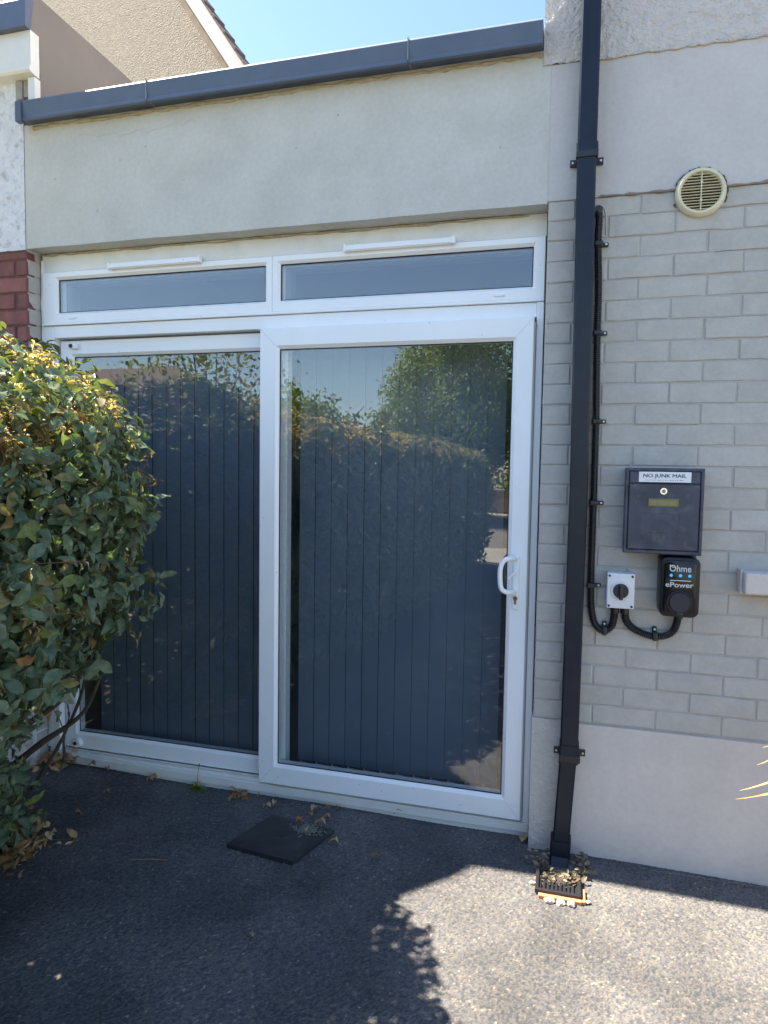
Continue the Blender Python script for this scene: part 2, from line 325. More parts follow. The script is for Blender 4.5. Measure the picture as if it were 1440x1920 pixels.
# ------------------------------------------------------------------ ground
PX0, PX1, PY0, PY1 = -2.75, 1.15, -1.75, .30
def ground_z(x, y):
    return .012*np.clip((-1.3-x)/1.2, 0, 1) + .004*np.sin(x*5.1+1)*np.cos(y*4.3)*np.clip((y-PY0)*4, 0, 1)*np.clip((PX1-x)*4, 0, 1)*np.clip((x-PX0)*4, 0, 1)
def chips(x0, x1, y0, y1, step, cell, edge=True):
    nx, ny = int((x1-x0)/step)+1, int((y1-y0)/step)+1
    X, Y = np.meshgrid(np.linspace(x0, x1, nx), np.linspace(y0, y1, ny)); X = X.ravel(); Y = Y.ravel()
    gx, gy = int((x1-x0)/cell)+4, int((y1-y0)/cell)+4
    jx, jy, hh, tone = rng.random((gy, gx)), rng.random((gy, gx)), rng.random((gy, gx)), rng.random((gy, gx))
    cx = ((X-x0)/cell).astype(int)+1; cy = ((Y-y0)/cell).astype(int)+1
    best = np.full(len(X), 9.); sec = np.full(len(X), 9.); bh = np.zeros(len(X)); bt = np.zeros(len(X))
    for dx in (-1, 0, 1):
        for dy in (-1, 0, 1):
            ix, iy = cx+dx, cy+dy
            px = x0+(ix-1+jx[iy, ix])*cell; py = y0+(iy-1+jy[iy, ix])*cell
            d = np.hypot(X-px, Y-py)/cell; m = d < best
            sec = np.where(m, best, np.minimum(sec, d)); best = np.where(m, d, best)
            bh = np.where(m, hh[iy, ix], bh); bt = np.where(m, tone[iy, ix], bt)
    e = np.clip((sec-best)*3.6, 0, 1); e = e*e*(3-2*e)
    pit = (bh < .12)
    rise = np.where(pit, .15, 1)*e
    Z = rise*(.0008+.0024*bh)
    edge = np.clip(np.minimum.reduce([(X-x0), (x1-X), (Y-y0), (y1-Y)])/.05, 0, 1)
    Z = (Z-.0015)*edge + ground_z(X, Y)*edge
    V = np.stack([X, Y, Z], 1)
    a = np.arange((nx-1)*(ny-1)); r_, c_ = a//(nx-1), a % (nx-1); i = r_*nx+c_
    F = np.stack([i, i+1, i+nx+1, i+nx], 1)
    return V, F, bt, rise
V, F, tone, rise = chips(PX0, PX1, PY0, PY1, .0040, .0078)
drive = mesh_np('driveway', V, F, M_asph, attr={'chip': tone, 'rise': rise}, sm=False); tag(drive, kind='structure')
def sheet(name, rects, z, m, kind='structure'):
    t = bmesh.new()
    for x0, x1, y0, y1 in rects:
        t.faces.new([t.verts.new(p) for p in ((x0, y0, z), (x1, y0, z), (x1, y1, z), (x0, y1, z))])
    me = bpy.data.meshes.new(name); t.to_mesh(me); t.free(); o = link(name, me, m); o['kind'] = kind; return o
sheet('driveway_surface', [(-4, 4, -8.2, PY0), (-4, PX0, PY0, PY1), (PX1, 4, PY0, PY1)], 0, M_asph2)
sheet('ground', [(-300, 300, -300, 300)], -.03, M_grass)
sheet('shade_ground_sheet', [(-3.9, -2.12, -7.9, -.45)], .016, mat('shade_dark_ground', (.045, .035, .028), .95, var=.3, vscale=20, bump=.01, bscale=60))  # dark sheet added so the ground behind the hedge looks shaded
mb = MB(); mb.box(-60, 60, -10.2, -8.2, -.2, .02); tag(mb.build('pavement', M_pave), kind='structure')
sheet('road', [(-60, 60, -17.5, -10.2)], -.012, M_road)
mb = MB(); mb.box(-60, 60, -19.6, -17.5, -.2, .04); tag(mb.build('far_pavement', M_pave), kind='structure')

# ------------------------------------------------------------------ the house
H = thing('house', 'grey painted house front holding the white sliding patio door, with grey coping above', 'house')
OX0, OX1, OTOP = -2.556, -.2165, 2.460          # door opening
# rendered band of the low flat-roofed part
def wavy_slab(name, x0, x1, z0, z1, y0, y1, m, amp=.003, bottom=True, nx=60, nz=14, parent=H):
    t = bmesh.new(); g = []
    for j in range(nz+1):
        row = []
        for i in range(nx+1):
            x = x0+(x1-x0)*i/nx; z = z0+(z1-z0)*j/nz
            if j == 0 and bottom: z += amp*.35*(math.sin(x*9.3)+.7*math.sin(x*23+1))
            yy = y0 + amp*(math.sin(x*4.1+z*3)+math.sin(x*9.7-z*6.1+2))*.5*(1 if 0 < i < nx else 0)
            row.append(t.verts.new((x, yy, z)))
        g.append(row)
    for j in range(nz):
        for i in range(nx): t.faces.new((g[j][i], g[j][i+1], g[j+1][i+1], g[j+1][i]))
    # returns to the back
    bk = [[t.verts.new((g[j][i].co.x, y1, g[j][i].co.z)) for i in range(nx+1)] for j in (0, nz)]
    for i in range(nx):
        t.faces.new((g[0][i+1], g[0][i], bk[0][i], bk[0][i+1])); t.faces.new((g[nz][i], g[nz][i+1], bk[1][i+1], bk[1][i]))
    ends = []
    for i in (0, nx):
        t.faces.new([g[j][i] for j in range(nz+1)] + [bk[1][i], bk[0][i]])
    t.faces.new([bk[0][0], bk[0][-1], bk[1][-1], bk[1][0]])
    bmesh.ops.recalc_face_normals(t, faces=t.faces)
    me = bpy.data.meshes.new(name); t.to_mesh(me); t.free(); smooth(me, 35)
    return link(name, me, m, parent)
wavy_slab('rendered_lintel_band', OX0, -.216, OTOP, 3.010, 0, .17, M_render, .0025)
wavy_slab('rendered_band', -.2155, 2.6, 2.468, 2.952, -.001, .17, M_band, .0025)
# roughcast upper wall of the taller block, with really lumpy front
def lumpy(name, x0, x1, z0, z1, y, m, step=.012, amp=.007, parent=H, thick=.2):
    nx, nz = int((x1-x0)/step), int((z1-z0)/step)
    X, Z = np.meshgrid(np.linspace(x0, x1, nx+1), np.linspace(z0, z1, nz+1))
    n = rng.random((nz+1, nx+1)); k = n.copy()
    k[1:-1, 1:-1] = (n[:-2, 1:-1]+n[2:, 1:-1]+n[1:-1, :-2]+n[1:-1, 2:]+2*n[1:-1, 1:-1])/6
    k[:, 0] = .5; k[:, -1] = .5
    Y = y-(k-.5)*2*amp
    V = np.stack([X.ravel(), Y.ravel(), Z.ravel()], 1)
    a = np.arange(nx*nz); i = (a//nx)*(nx+1)+a % nx
    F = np.stack([i, i+1, i+nx+2, i+nx+1], 1)
    nb = len(V)
    V2 = np.array([(x0, y+.002, z0), (x1, y+.002, z0), (x1, y+.002, z1), (x0, y+.002, z1), (x0, y+thick, z0), (x1, y+thick, z0), (x1, y+thick, z1), (x0, y+thick, z1)])
    F2 = np.array([(0, 4, 7, 3), (1, 2, 6, 5), (0, 1, 5, 4), (3, 7, 6, 2), (4, 5, 6, 7)])+nb
    o = mesh_np(name, np.vstack([V, V2]), np.vstack([F, F2]), m, parent, sm=True); return o
lumpy('roughcast_wall', -.245, 1.3, 2.953, 3.75, -.004, M_rough, .010, .0055)
mb = MB(); mb.box(1.3, 2.6, -.004, .2, 2.953, 5.6); mb.box(-.245, 1.3, -.004, .2, 3.75, 5.6); mb.box(-.245, -.05, .2, 7, 2.953, 5.6); mb.build('upper_wall', M_rough, H)
mb = MB(); mb.box(-.215, 2.6, .18, 7, 0, 2.95); mb.build('inner_wall', M_room, H)
# masonry backing (mortar)
mb = MB(); mb.box(-.2125, 2.6, .0042, .17, .5, 2.47); mb.build('mortar', M_mortarp, H)
mb = MB(); mb.box(OX0-.10, OX0-.0035, .0070, .30, .0, 2.459); mb.build('mortar', M_mortarp, H)
# bricks
def brick_mesh(wd, ht, dp, seed, e=.0032, wob=.0021):
    """front at y=0, centred on x and z, uneven rounded arrises"""
    r = random.Random(seed); t = bmesh.new()
    nx = 4 if wd > .15 else 2; nz = 1
    xs = [-wd/2, -wd/2+e]+[-wd/2+e+(wd-2*e)*i/nx for i in range(1, nx)]+[wd/2-e, wd/2]; zs = [-ht/2, -ht/2+e, ht/2-e, ht/2]
    g = []
    for j, z in enumerate(zs):
        row = []
        for i, x in enumerate(xs):
            edge = i in (0, len(xs)-1) or j in (0, len(zs)-1)
            y = e*.9 if edge else r.uniform(-1, 1)*wob*.5
            row.append(t.verts.new((x+(r.uniform(-1, 1)*wob if edge else 0), y, z+(r.uniform(-1, 1)*wob if edge else 0))))
        g.append(row)
    for j in range(len(zs)-1):
        for i in range(len(xs)-1): t.faces.new((g[j][i], g[j][i+1], g[j+1][i+1], g[j+1][i]))
    rim = [g[0][i] for i in range(len(xs))]+[g[j][-1] for j in range(1, len(zs))]+[g[-1][i] for i in range(len(xs)-2, -1, -1)]+[g[j][0] for j in range(len(zs)-2, 0, -1)]
    bk = [t.verts.new((v.co.x, dp, v.co.z)) for v in rim]
    for i in range(len(rim)): t.faces.new((rim[i], bk[i], bk[(i+1) % len(rim)], rim[(i+1) % len(rim)]))
    bmesh.ops.recalc_face_normals(t, faces=t.faces)
    me = bpy.data.meshes.new('brick'); t.to_mesh(me); t.free(); return me
def place(me, x, y, z, m, parent, rz=0, name='brick'):
    o = link(name, me, m, parent); o.location = o.location+Vector((x, y, z)); o.rotation_euler = (random.uniform(-.004, .004), random.uniform(-.003, .003), rz); return o
JW, BH = .0052, .0705
cache = {}
def get_brick(wd, ht, m, dp=.05):
    wd = round(wd, 3); ht = round(ht, 3); k = (wd, ht, m.name, random.randrange(6))
    if k not in cache: cache[k] = brick_mesh(wd, ht, dp, hash((k[0], k[1], k[3])) & 0xffff); cache[k].materials.append(m)
    return cache[k]
for r in range(-1, 25):
    ztop = .52+.075*(25-r); zb = ztop-.075
    if r == -1: ztop = 2.466
    perps = ([0+.225*k for k in range(0, 7)] if r % 2 == 0 else [-.1125+.225*k for k in range(0, 8)])
    xs = [-.2135]+[p+random.uniform(-.004, .004) for p in perps if p < 1.4]
    for a, b in zip(xs[:-1], xs[1:]):
        wd = b-a-JW; ht = ztop-zb-(.075-BH)
        me = get_brick(wd, ht, M_brickp)
        place(me, (a+b)/2+(.0 if a > -.2 else JW/2-.003), random.uniform(-.0012, .0012), (ztop+zb)/2+random.uniform(-.001, .001), None, H)
for k in range(32):
    z = .02+.075*k
    if z+.075 > 2.47: break
    place(get_brick(.078, BH, M_brickp), OX0-.0005, .0505, z+.0375, None, H, rz=R(90))
mb = MB(); mb.box(1.35, 2.6, .001, .1, .52, 2.466); mb.build('far_brick_wall', M_mortarp, H)
# plinth: rough textured by the door, smooth to the right of the pipe
lumpy('textured_plinth', -.2165, -.06, -.05, .521, -.007, M_plinthr, .006, .0028, thick=.17)
wavy_slab('plinth', -.0595, 2.6, -.05, .515, -.006, .16, M_plinth, .002, bottom=False)
# cracked mastic ridges along the render edges
def ridge(name, pts, r0, m, parent, jit=.3, n=6):
    rr = [r0*(1+random.uniform(-jit, jit)) for _ in pts]
    mb = MB(); mb.tube(pts, rr, n); return mb.build(name, m, parent, 60)
ridge('mastic_bead', [(-2.5+.03*i, .0-.001+random.uniform(-.002, .002), 2.993+random.uniform(-.004, .003)) for i in range(76)], .007, M_crack, H, .6)
ridge('render_crack', [(OX0+.01+.02*i, -.0008, 2.925+.012*math.sin(i*.16)+.006*math.sin(i*.9)+random.uniform(-.007, .007)) for i in range(44)], .0003, mat('crack_shadow', (.40, .39, .36), .9), H, .5, 4)
ridge('paint_lip', [(-.03+.02*i, -.005, 2.467+random.uniform(-.003, .002)) for i in range(50)], .004, mat('brown_render_edge', (.26, .20, .16), .9), H, .7)
ridge('render_ledge', [(-.06+.02*i, -.005, 2.951+random.uniform(-.003, .003)) for i in range(60)], .005, M_rough, H, .5)
# coping in three lengths
def coping_profile():
    return [(.16, 3.085), (-.04, 3.085), (-.064, 3.082), (-.070, 3.074), (-.066, 3.032), (-.063, 3.014), (-.067, 3.006), (-.067, 2.998), (-.061, 2.993), (-.052, 2.998), (-.05, 3.006), (.16, 3.012)]
for a, b in ((-2.533, -1.870), (-1.867, -.742), (-.739, -.2475)):
    mb = MB(); mb.prism(coping_profile(), 'x', a, b); o = mb.build('coping', M_felt, H, 30)
for x in (-1.8685, -.7405):
    mb = MB(); mb.box(x-.002, x+.002, -.0715, .1, 3.006, 3.087); mb.build('coping_joint', M_felt2, H)
mb = MB(); mb.prism([(-2.533, 2.99), (-2.503, 2.99), (-2.503, 3.083), (-2.533, 3.076)], 'y', -.0755, -.05); mb.build('coping_end_cap', M_felt, H)
mb = MB(); mb.box(-2.20, -.25, -.048, .16, 3.086, 3.0935, .002); mb.build('roof_edge_trim', M_top, H)
mb = MB(); mb.box(-2.55, -.25, .17, 6.8, 2.95, 3.05); mb.build('flat_roof', M_felt, H)
# ---- door and windows
FY = .08
def pane(x0, x1, z0, z1, y, parent):
    mb = MB(); mb.box(x0-.004, x1+.004, y, y+.006, z0-.004, z1+.004); return mb.build('glass_pane', M_glass, parent)
def gasket(x0, x1, z0, z1, y, parent):
    mb = MB(); g = .004; mb.frame(x0-.001, x1+.001, z0-.001, z1+.001, x0+g, x1-g, z0+g, z1-g, y-.001, y+.003, .0005, .0005); return mb.build('gasket', M_gasket, parent)
mb = MB(); mb.box(OX0+.012, OX1-.002, FY+.006, FY+.05, 2.374, 2.458); mb.build('head_panel', M_pvc2, H)
ridge('mastic_bead', [(OX0+.02+.05*i, FY+.004, 2.451+random.uniform(-.003, .004)) for i in range(46)], .004, M_crack, H, .5)
ridge('mastic_bead', [(OX0+.010, FY+.006+random.uniform(-.001, .001), .08+.05*i) for i in range(48)], .007, M_pvc2, H, .4)
def transom(x0, x1, gx0, gx1, label, tv, latch):
    z0, z1, gz0, gz1 = 2.135, 2.371, 2.184, 2.337
    mb = MB(); mb.frame(x0, x1, z0, z1, gx0, gx1, gz0, gz1, FY-.004, FY+.06, .011, .012)
    o = mb.build('transom_window', M_pvc, H); o['label'] = label
    gasket(gx0, gx1, gz0, gz1, FY+.012, o); pane(gx0, gx1, gz0, gz1, FY+.015, o)
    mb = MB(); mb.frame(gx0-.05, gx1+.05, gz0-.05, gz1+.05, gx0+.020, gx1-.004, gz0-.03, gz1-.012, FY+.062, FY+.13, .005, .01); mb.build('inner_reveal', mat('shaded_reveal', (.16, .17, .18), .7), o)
    a, b = tv
    mb = MB(); mb.prism([(FY-.004, 2.392), (FY-.022, 2.386), (FY-.026, 2.366), (FY-.019, 2.360), (FY-.004, 2.366)], 'x', a, b)
    mb.box(b-.004, b+.012, FY-.029, FY-.004, 2.360, 2.390, .004) if latch else mb.box(b-.004, b+.006, FY-.028, FY-.004, 2.360, 2.390, .003)
    mb.box(a-.006, a+.004, FY-.028, FY-.004, 2.358, 2.390, .003)
    mb.build('trickle_vent', M_pvc, o)
    mb = MB(); lx = latch or -2.37
    mb.box(lx-.021, lx+.021, FY-.010, FY-.003, 2.150, 2.161, .003); mb.build('drain_cap', M_pvc, o)
    return o
MUL = -1.3575
transom(OX0+.018, MUL-.0005, -2.457, -1.392, 'left transom light, narrow fixed pane', (-2.156, -1.696), None)
transom(MUL+.0005, OX1-.004, -1.323, -.2655, 'right transom light, narrow fixed pane', (-1.024, -.579), -.392)
mb = MB(); mb.box(OX0+.018, OX1-.004, FY-.012, FY+.06, 2.124, 2.1345, .002); mb.build('transom_rail', M_pvc, H)
mb = MB()                                            # outer door frame
mb.box(OX0+.018, OX0+.075, FY, FY+.09, .03, 2.1225, .003); mb.box(OX1-.030, OX1-.003, FY-.008, FY+.09, .03, 2.1225, .003)
mb.box(OX0+.0755, OX1-.0305, FY, FY+.09, 2.066, 2.1222, .003)
mb.build('door_frame', M_pvc, H)
mb = MB(); mb.box(OX0+.018, OX1-.003, FY-.018, FY+.09, .018, .058, .004); mb.box(OX0+.0755, OX1-.0305, FY+.004, FY+.012, .058, .069); mb.box(OX0+.0755, OX1-.0305, FY+.022, FY+.03, .058, .072)
mb.build('door_sill', M_pvc2, H)
mb = MB(); mb.box(OX0+.018, OX1-.003, FY-.006, FY+.09, -.02, .0165); mb.build('sill_packer', M_pvc2, H)
# fixed panel
fx0, fx1, fz0, fz1 = OX0+.082, -1.300, .074, 2.058
gx0, gx1, gz0, gz1 = -2.403, -1.385, .155, 1.983
mb = MB(); mb.frame(fx0, fx1, fz0, fz1, gx0, gx1, gz0, gz1, FY+.034, FY+.085, .013, .012); FP = mb.build('fixed_panel', M_pvc, H)
gasket(gx0, gx1, gz0, gz1, FY+.046, FP); pane(gx0, gx1, gz0, gz1, FY+.049, FP)
for z, nm in ((2.030, 1), (.104, 0)):
    mb = MB(); mb.box(-2.412, -2.368, FY+.016, FY+.034, z-.013, z+.015, .005) if nm else mb.cyl((-2.397, FY+.034, z), (-2.397, FY+.012, z), .022, .020, 24)
    bo = mb.build('security_bolt', M_pvc, FP, 40)
    cx = -2.400 if nm else -2.404
    mb = MB(); mb.cyl((cx, FY+.02, z+.001), (cx, FY+(.012 if nm else .0085), z+.001), .0095, .0095, 16); mb.build('bolt_core', M_gasket, bo)
# sliding sash
SY = .048
sx0, sx1, sz0, sz1 = -1.3995, -.2535, .072, 2.062
px0, px1, pz0, pz1 = -1.3125, -.3315, .163, 1.974
mb = MB(); mb.frame(sx0, sx1, sz0, sz1, px0, px1, pz0, pz1, SY, SY+.055, .014, .013); SP = mb.build('sliding_door', M_pvc, H)
mb = MB(); mb.box(sx1+.0005, sx1+.006, SY+.004, SY+.03, sz0+.01, sz1-.02); mb.build('edge_seal', mat('grey_seal', (.33, .33, .34), .6), SP)
mb = MB(); mb.box(px0-.03, px1, SY+.054, SY+.056, pz0-.03, pz0-.012); mb.build('brush_seal', M_gasket, SP)
gasket(px0, px1, pz0, pz1, SY+.013, SP); pane(px0, px1, pz0, pz1, SY+.016, SP)
for a, b, c, d in ((sx0, sz0, px0, pz0), (sx1, sz1, px1, pz1), (sx0, sz1, px0, pz1), (sx1, sz0, px1, pz0)):   # mitre joints
    mb = MB(); mb.tube([(a+(c-a)*.08, SY-.0001, b+(d-b)*.08), (a+(c-a)*.82, SY-.0001, b+(d-b)*.82)], .0006, 4); mb.build('mitre_joint', mat('mitre_line', (.45, .45, .45), .6), SP)
# handle
mb = MB(); mb.box(-.309, -.283, SY-.008, SY-.0005, .928, 1.145, .005); pl = mb.build('handle_plate', M_pvc, SP)
pts = curve([(-.297, SY-.006, 1.130), (-.312, SY-.040, 1.134), (-.338, SY-.052, 1.126), (-.352, SY-.055, 1.095), (-.352, SY-.055, 1.045), (-.345, SY-.052, 1.012), (-.320, SY-.045, 1.000), (-.297, SY-.006, 1.000)], 6)
mb = MB(); mb.tube(pts, .0095, 12); mb.build('handle', M_pvc, SP, 60)
mb = MB(); mb.cyl((-.294, SY-.006, 1.082), (-.294, SY-.024, 1.082), .010, .009, 16); mb.tube([(-.294, SY-.019, 1.082), (-.305, SY-.020, 1.070), (-.326, SY-.020, 1.050)], [.006, .005, .0035], 8); mb.build('lock_lever', M_pvc, SP, 50)
mb = MB(); mb.cyl((-.296, SY-.0085, .972), (-.296, SY-.012, .972), .009, .009, 16); mb.box(-.3005, -.2915, SY-.012, SY-.0082, .948, .970, .002); mb.build('lock_cylinder', M_brass, SP)
mb = MB(); mb.cyl((-.296, SY-.012, .973), (-.296, SY-.0128, .973), .0035, .0035, 10); mb.build('keyhole', M_gasket, SP)
# dark room behind
mb = MB(); mb.box(OX0, OX1, 3.2, 3.3, 0, 2.9); mb.box(OX0-.1, OX0, .31, 3.3, 0, 2.9); mb.box(OX1, OX1+.001, .18, 3.3, 0, 2.9); mb.box(OX0, OX1, .18, 3.3, -.04, .01); mb.box(OX0, OX1, .18, 3.3, 2.75, 2.9); mb.build('room_shell', M_room, H)
# vertical blinds
def blind(x0, n, label, right):
    t = thing('vertical_blind', label, 'blind', ((x0+n*.0385), .25, 1.0), 'dark vertical blinds behind the door glass')
    mb = MB(); mb.box(x0-.03, x0+n*.0772+.02, .235, .275, 2.06, 2.09); mb.build('headrail', M_roomw, t)
    for k in range(n):
        cx = x0+.0386+k*.0772; a = R(4+random.uniform(-2, 2)); hw = .0384
        bm = bmesh.new(); N = 6; f = []
        for j in range(2):
            z = (.105, 2.06)[j]; row = []
            for i in range(N+1):
                u = (i/N-.5)*2*hw; yy = 0.0
                row.append(bm.verts.new((cx+u*math.cos(a)+yy*math.sin(a)*0, .25-u*math.sin(a)-yy, z)))
            f.append(row)
        for i in range(N): bm.faces.new((f[0][i], f[0][i+1], f[1][i+1], f[1][i]))
        bmesh.ops.solidify(bm, geom=list(bm.faces), thickness=.0008)
        me = bpy.data.meshes.new('vane'); bm.to_mesh(me); bm.free(); smooth(me, 40); v = link('vane', me, M_blind, t)
        mb = MB(); mb.box(cx-.022, cx+.010, .238, .242, .078, .100); mb.box(cx-.020, cx-.013, .234, .239, .072, .110, .001); mb.box(cx-.018, cx+.004, .2335, .237, .078, .083); mb.build('weight_clip', M_clip, v)
blind(-2.375, 13, 'dark vertical blind hanging behind the left fixed glass panel', False)
blind(-1.295, 12, 'dark vertical blind hanging behind the right sliding door glass', True)

# ------------------------------------------------------------------ neighbour on the left
NB = thing('neighbouring_building', 'neighbouring flat-roofed building at the left edge with red painted brick and peeling white render', 'building', (-3, 0, 0))
lumpy('peeling_render', -5.0, OX0-.001, 2.4565, 3.26, -.002, M_peel, .014, .004, NB, .2)
mb = MB(); mb.box(-6.5, OX0-.108, .0055, .25, .74, 2.456); mb.build('mortar', M_redmort, NB)
mb = MB(); mb.box(OX0-.108, OX0-.0038, .0050, .0069, .74, 2.456); mb.build('mortar', M_redmort, NB)
for r in range(0, 23):
    zt = 2.455 if r == 0 else 2.413-.075*(r-1); zb = 2.413-.075*r
    if zb < .73: break
    xs = [OX0-.001]+[OX0-.001-(.065 if r % 2 else .178)-.225*k for k in range(4)]
    for b, a in zip(xs[:-1], xs[1:]):
        place(get_brick(b-a-.011, zt-zb-.010, M_redbrick, .05), (a+b)/2-(.0 if b < OX0-.01 else -.004), random.uniform(-.002, .002), (zt+zb)/2, None, NB)
wavy_slab('white_plinth', -6.5, OX0-.001, -.05, .738, -.008, .2, M_peel, .004, bottom=False, parent=NB)
mb = MB(); mb.prism([(-.052, 3.386), (-.052, 3.235), (-.060, 3.228), (-.060, 3.215), (-.052, 3.208), (-.001, 3.202), (-.001, 3.386)], 'x', -6.5, -2.466); mb.build('fascia_box', M_pvc2, NB)
mb = MB(); mb.box(-2.505, -2.468, -.03, .008, 3.10, 3.2, .004); mb.build('fascia_return', M_pvc2, NB)
mb = MB(); mb.box(-2.545, -2.506, -.012, .05, 3.128, 3.2, .002); mb.box(-2.585, -2.548, -.016, .05, 3.12, 3.2, .002); mb.build('render_stub', mat('bare_cement', (.30, .28, .25), .9, var=.2, vscale=20), NB)
mb = MB(); mb.prism([(-.03, 3.52), (-.07, 3.515), (-.08, 3.50), (-.082, 3.386), (-.05, 3.387)], 'x', -6.5, -2.464); mb.build('coping', M_felt, NB, 30)
mb = MB(); mb.box(-6.5, -2.485, -.03, .1, 3.521, 3.527); mb.build('roof_edge_trim', M_top, NB)
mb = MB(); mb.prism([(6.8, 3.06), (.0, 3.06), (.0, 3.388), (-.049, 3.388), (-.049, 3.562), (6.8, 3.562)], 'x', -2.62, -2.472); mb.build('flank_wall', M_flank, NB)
ridge('mastic_bead', [(-2.470+random.uniform(-.0012, .0012), .001, 3.38-.012*i) for i in range(15)], .005, M_soff, NB, .3)
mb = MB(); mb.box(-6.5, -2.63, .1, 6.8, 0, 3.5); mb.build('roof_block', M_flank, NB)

t = bmesh.new(); cp = [(-2.80, .0), (-2.80, -.07), (-2.86, -.16), (-3.04, -.36), (-3.10, -.95), (-5.0, -.95), (-5.0, .0)]  # unseen canopy, added and outlined to cast the soft diagonal shadow edge on the drive
A_ = [t.verts.new((a, b, 3.42)) for a, b in cp]; B_ = [t.verts.new((a, b, 3.56)) for a, b in cp]; t.faces.new(A_); t.faces.new(B_)
for i in range(len(cp)): t.faces.new((A_[i], B_[i], B_[(i+1) % len(cp)], A_[(i+1) % len(cp)]))
bmesh.ops.recalc_face_normals(t, faces=t.faces); me = bpy.data.meshes.new('shadow_caster'); t.to_mesh(me); t.free(); link('shadow_caster', me, M_felt, NB)
# ------------------------------------------------------------------ gabled house behind
GB = thing('gabled_house', 'cream roughcast gable of the house standing behind the flat roof', 'house', (-4.2, 5.5, 0))
th = R(12); ax = Vector((math.cos(th), -math.sin(th), 0)); nm = Vector((-math.sin(th), -math.cos(th), 0))
P0 = Vector((-4.2, 5.5, 0))
def G(s, z, d=0): return P0+ax*s+nm*d+Vector((0, 0, z))
slope = math.tan(R(54.55)); s0, z0g = -.25, 6.66                # a point on the verge underside
def vz(s, off=0): return z0g-(s-s0)*slope+off
def gpoly(name, pts2, d0, d1, m, parent=GB):
    t = bmesh.new(); A = [t.verts.new(G(s, z, d0)) for s, z in pts2]; B = [t.verts.new(G(s, z, d1)) for s, z in pts2]; n = len(pts2)
    t.faces.new(A); t.faces.new(list(reversed(B)))
    for i in range(n): t.faces.new((A[i], B[i], B[(i+1) % n], A[(i+1) % n]))
    bmesh.ops.recalc_face_normals(t, faces=t.faces); me = bpy.data.meshes.new(name); t.to_mesh(me); t.free(); return link(name, me, m, parent)
LS, AP = -9.5, -4.9
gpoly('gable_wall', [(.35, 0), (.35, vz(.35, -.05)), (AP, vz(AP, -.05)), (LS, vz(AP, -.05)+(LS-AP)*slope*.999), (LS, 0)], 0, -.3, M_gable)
gpoly('soffit', [(.42, vz(.42, .0)), (AP, vz(AP, 0)), (AP, vz(AP, .03)), (.42, vz(.42, .03))], .0005, .155, M_soff)
gpoly('verge_shade_band', [(.42, vz(.42, -.24)), (AP, vz(AP, -.24)), (AP, vz(AP, -.03)), (.42, vz(.42, -.03))], .0005, .012, M_soff)  # brown strip standing in for the shaded, stained wall under the verge
gpoly('bargeboard', [(.50, vz(.50, -.02)), (AP, vz(AP, -.02)), (AP, vz(AP, .28)), (.50, vz(.50, .28))], .156, .18, mat('grey_white_board', (.42, .42, .43), .5))
# tiles along the verge, each course lapping the next
L_ = math.hypot(1, slope)
k = 0; s = .62
while s > AP:
    ds = .17
    pts = [(s, vz(s, .281)), (s-ds*1.12, vz(s-ds*1.12, .281)), (s-ds*1.12, vz(s-ds*1.12, .305)), (s, vz(s, .345))]
    gpoly('tile', pts, .20, .0, M_tile); s -= ds; k += 1
t = bmesh.new(); t.faces.new([t.verts.new(G(*q)+Vector((-.22, 1, 0))*e_) for q, e_ in (((.62, vz(.62, .22), .15), 0), ((AP, vz(AP, .22), .15), 0), ((AP, vz(AP, .22), .15), 7), ((.62, vz(.62, .22), .15), 7))])
bmesh.ops.solidify(t, geom=list(t.faces), thickness=.06); me = bpy.data.meshes.new('roof'); t.to_mesh(me); t.free(); link('roof', me, M_tile, GB)

# ------------------------------------------------------------------ downpipe
DP = thing('downpipe', 'square black rainwater downpipe running down the wall between the door and the mailbox', 'downpipe', (-.09, -.055, 0))
def sq(mb, c0, c1, w0, w1, bev=.006):
    """square section length between two centres (x,y,z)"""
    t = bmesh.new(); rings = []
    for (c, ww) in ((c0, w0), (c1, w1)):
        h = ww/2; b = bev
        pr = [(-h+b, -h), (h-b, -h), (h, -h+b), (h, h-b), (h-b, h), (-h+b, h), (-h, h-b), (-h, -h+b)]
        rings.append([t.verts.new((c[0]+a, c[1]+d, c[2])) for a, d in pr])
    for i in range(8): t.faces.new((rings[0][i], rings[0][(i+1) % 8], rings[1][(i+1) % 8], rings[1][i]))
    t.faces.new(rings[0]); t.faces.new(rings[1]); bmesh.ops.recalc_face_normals(t, faces=t.faces); mb.merge(t)
yc = -.050
mb = MB(); sq(mb, (-.0865, yc, 5.5), (-.0825, yc, 2.60), .066, .066); mb.build('pipe_length', M_pipe, DP)
mb = MB(); sq(mb, (-.0835, yc, 2.615), (-.0720, yc, 1.45), .065, .065); sq(mb, (-.0720, yc, 1.45), (-.0760, yc, .425), .065, .065); mb.build('pipe_length', M_pipe, DP)
mb = MB(); sq(mb, (-.0760, yc, .435), (-.0965, yc-.004, .045), .061, .060); mb.build('pipe_length', M_pipe, DP)
mb = MB(); sq(mb, (-.0755, yc, .455), (-.0770, yc, .385), .071, .070); mb.build('pipe_collar', M_pipe, DP)
mb = MB(); sq(mb, (-.0820, yc, 2.628), (-.0815, yc, 2.600), .074, .074); mb.build('pipe_collar', M_pipe, DP)
mb = MB(); sq(mb, (-.0945, yc-.003, .085), (-.0975, yc-.006, .022), .074, .074); mb.build('pipe_collar', M_pipe, DP)
mb = MB(); sq(mb, (-.0975, yc-.008, .030), (-.102, yc-.055, -.030), .068, .066); mb.build('shoe', M_pipe, DP)
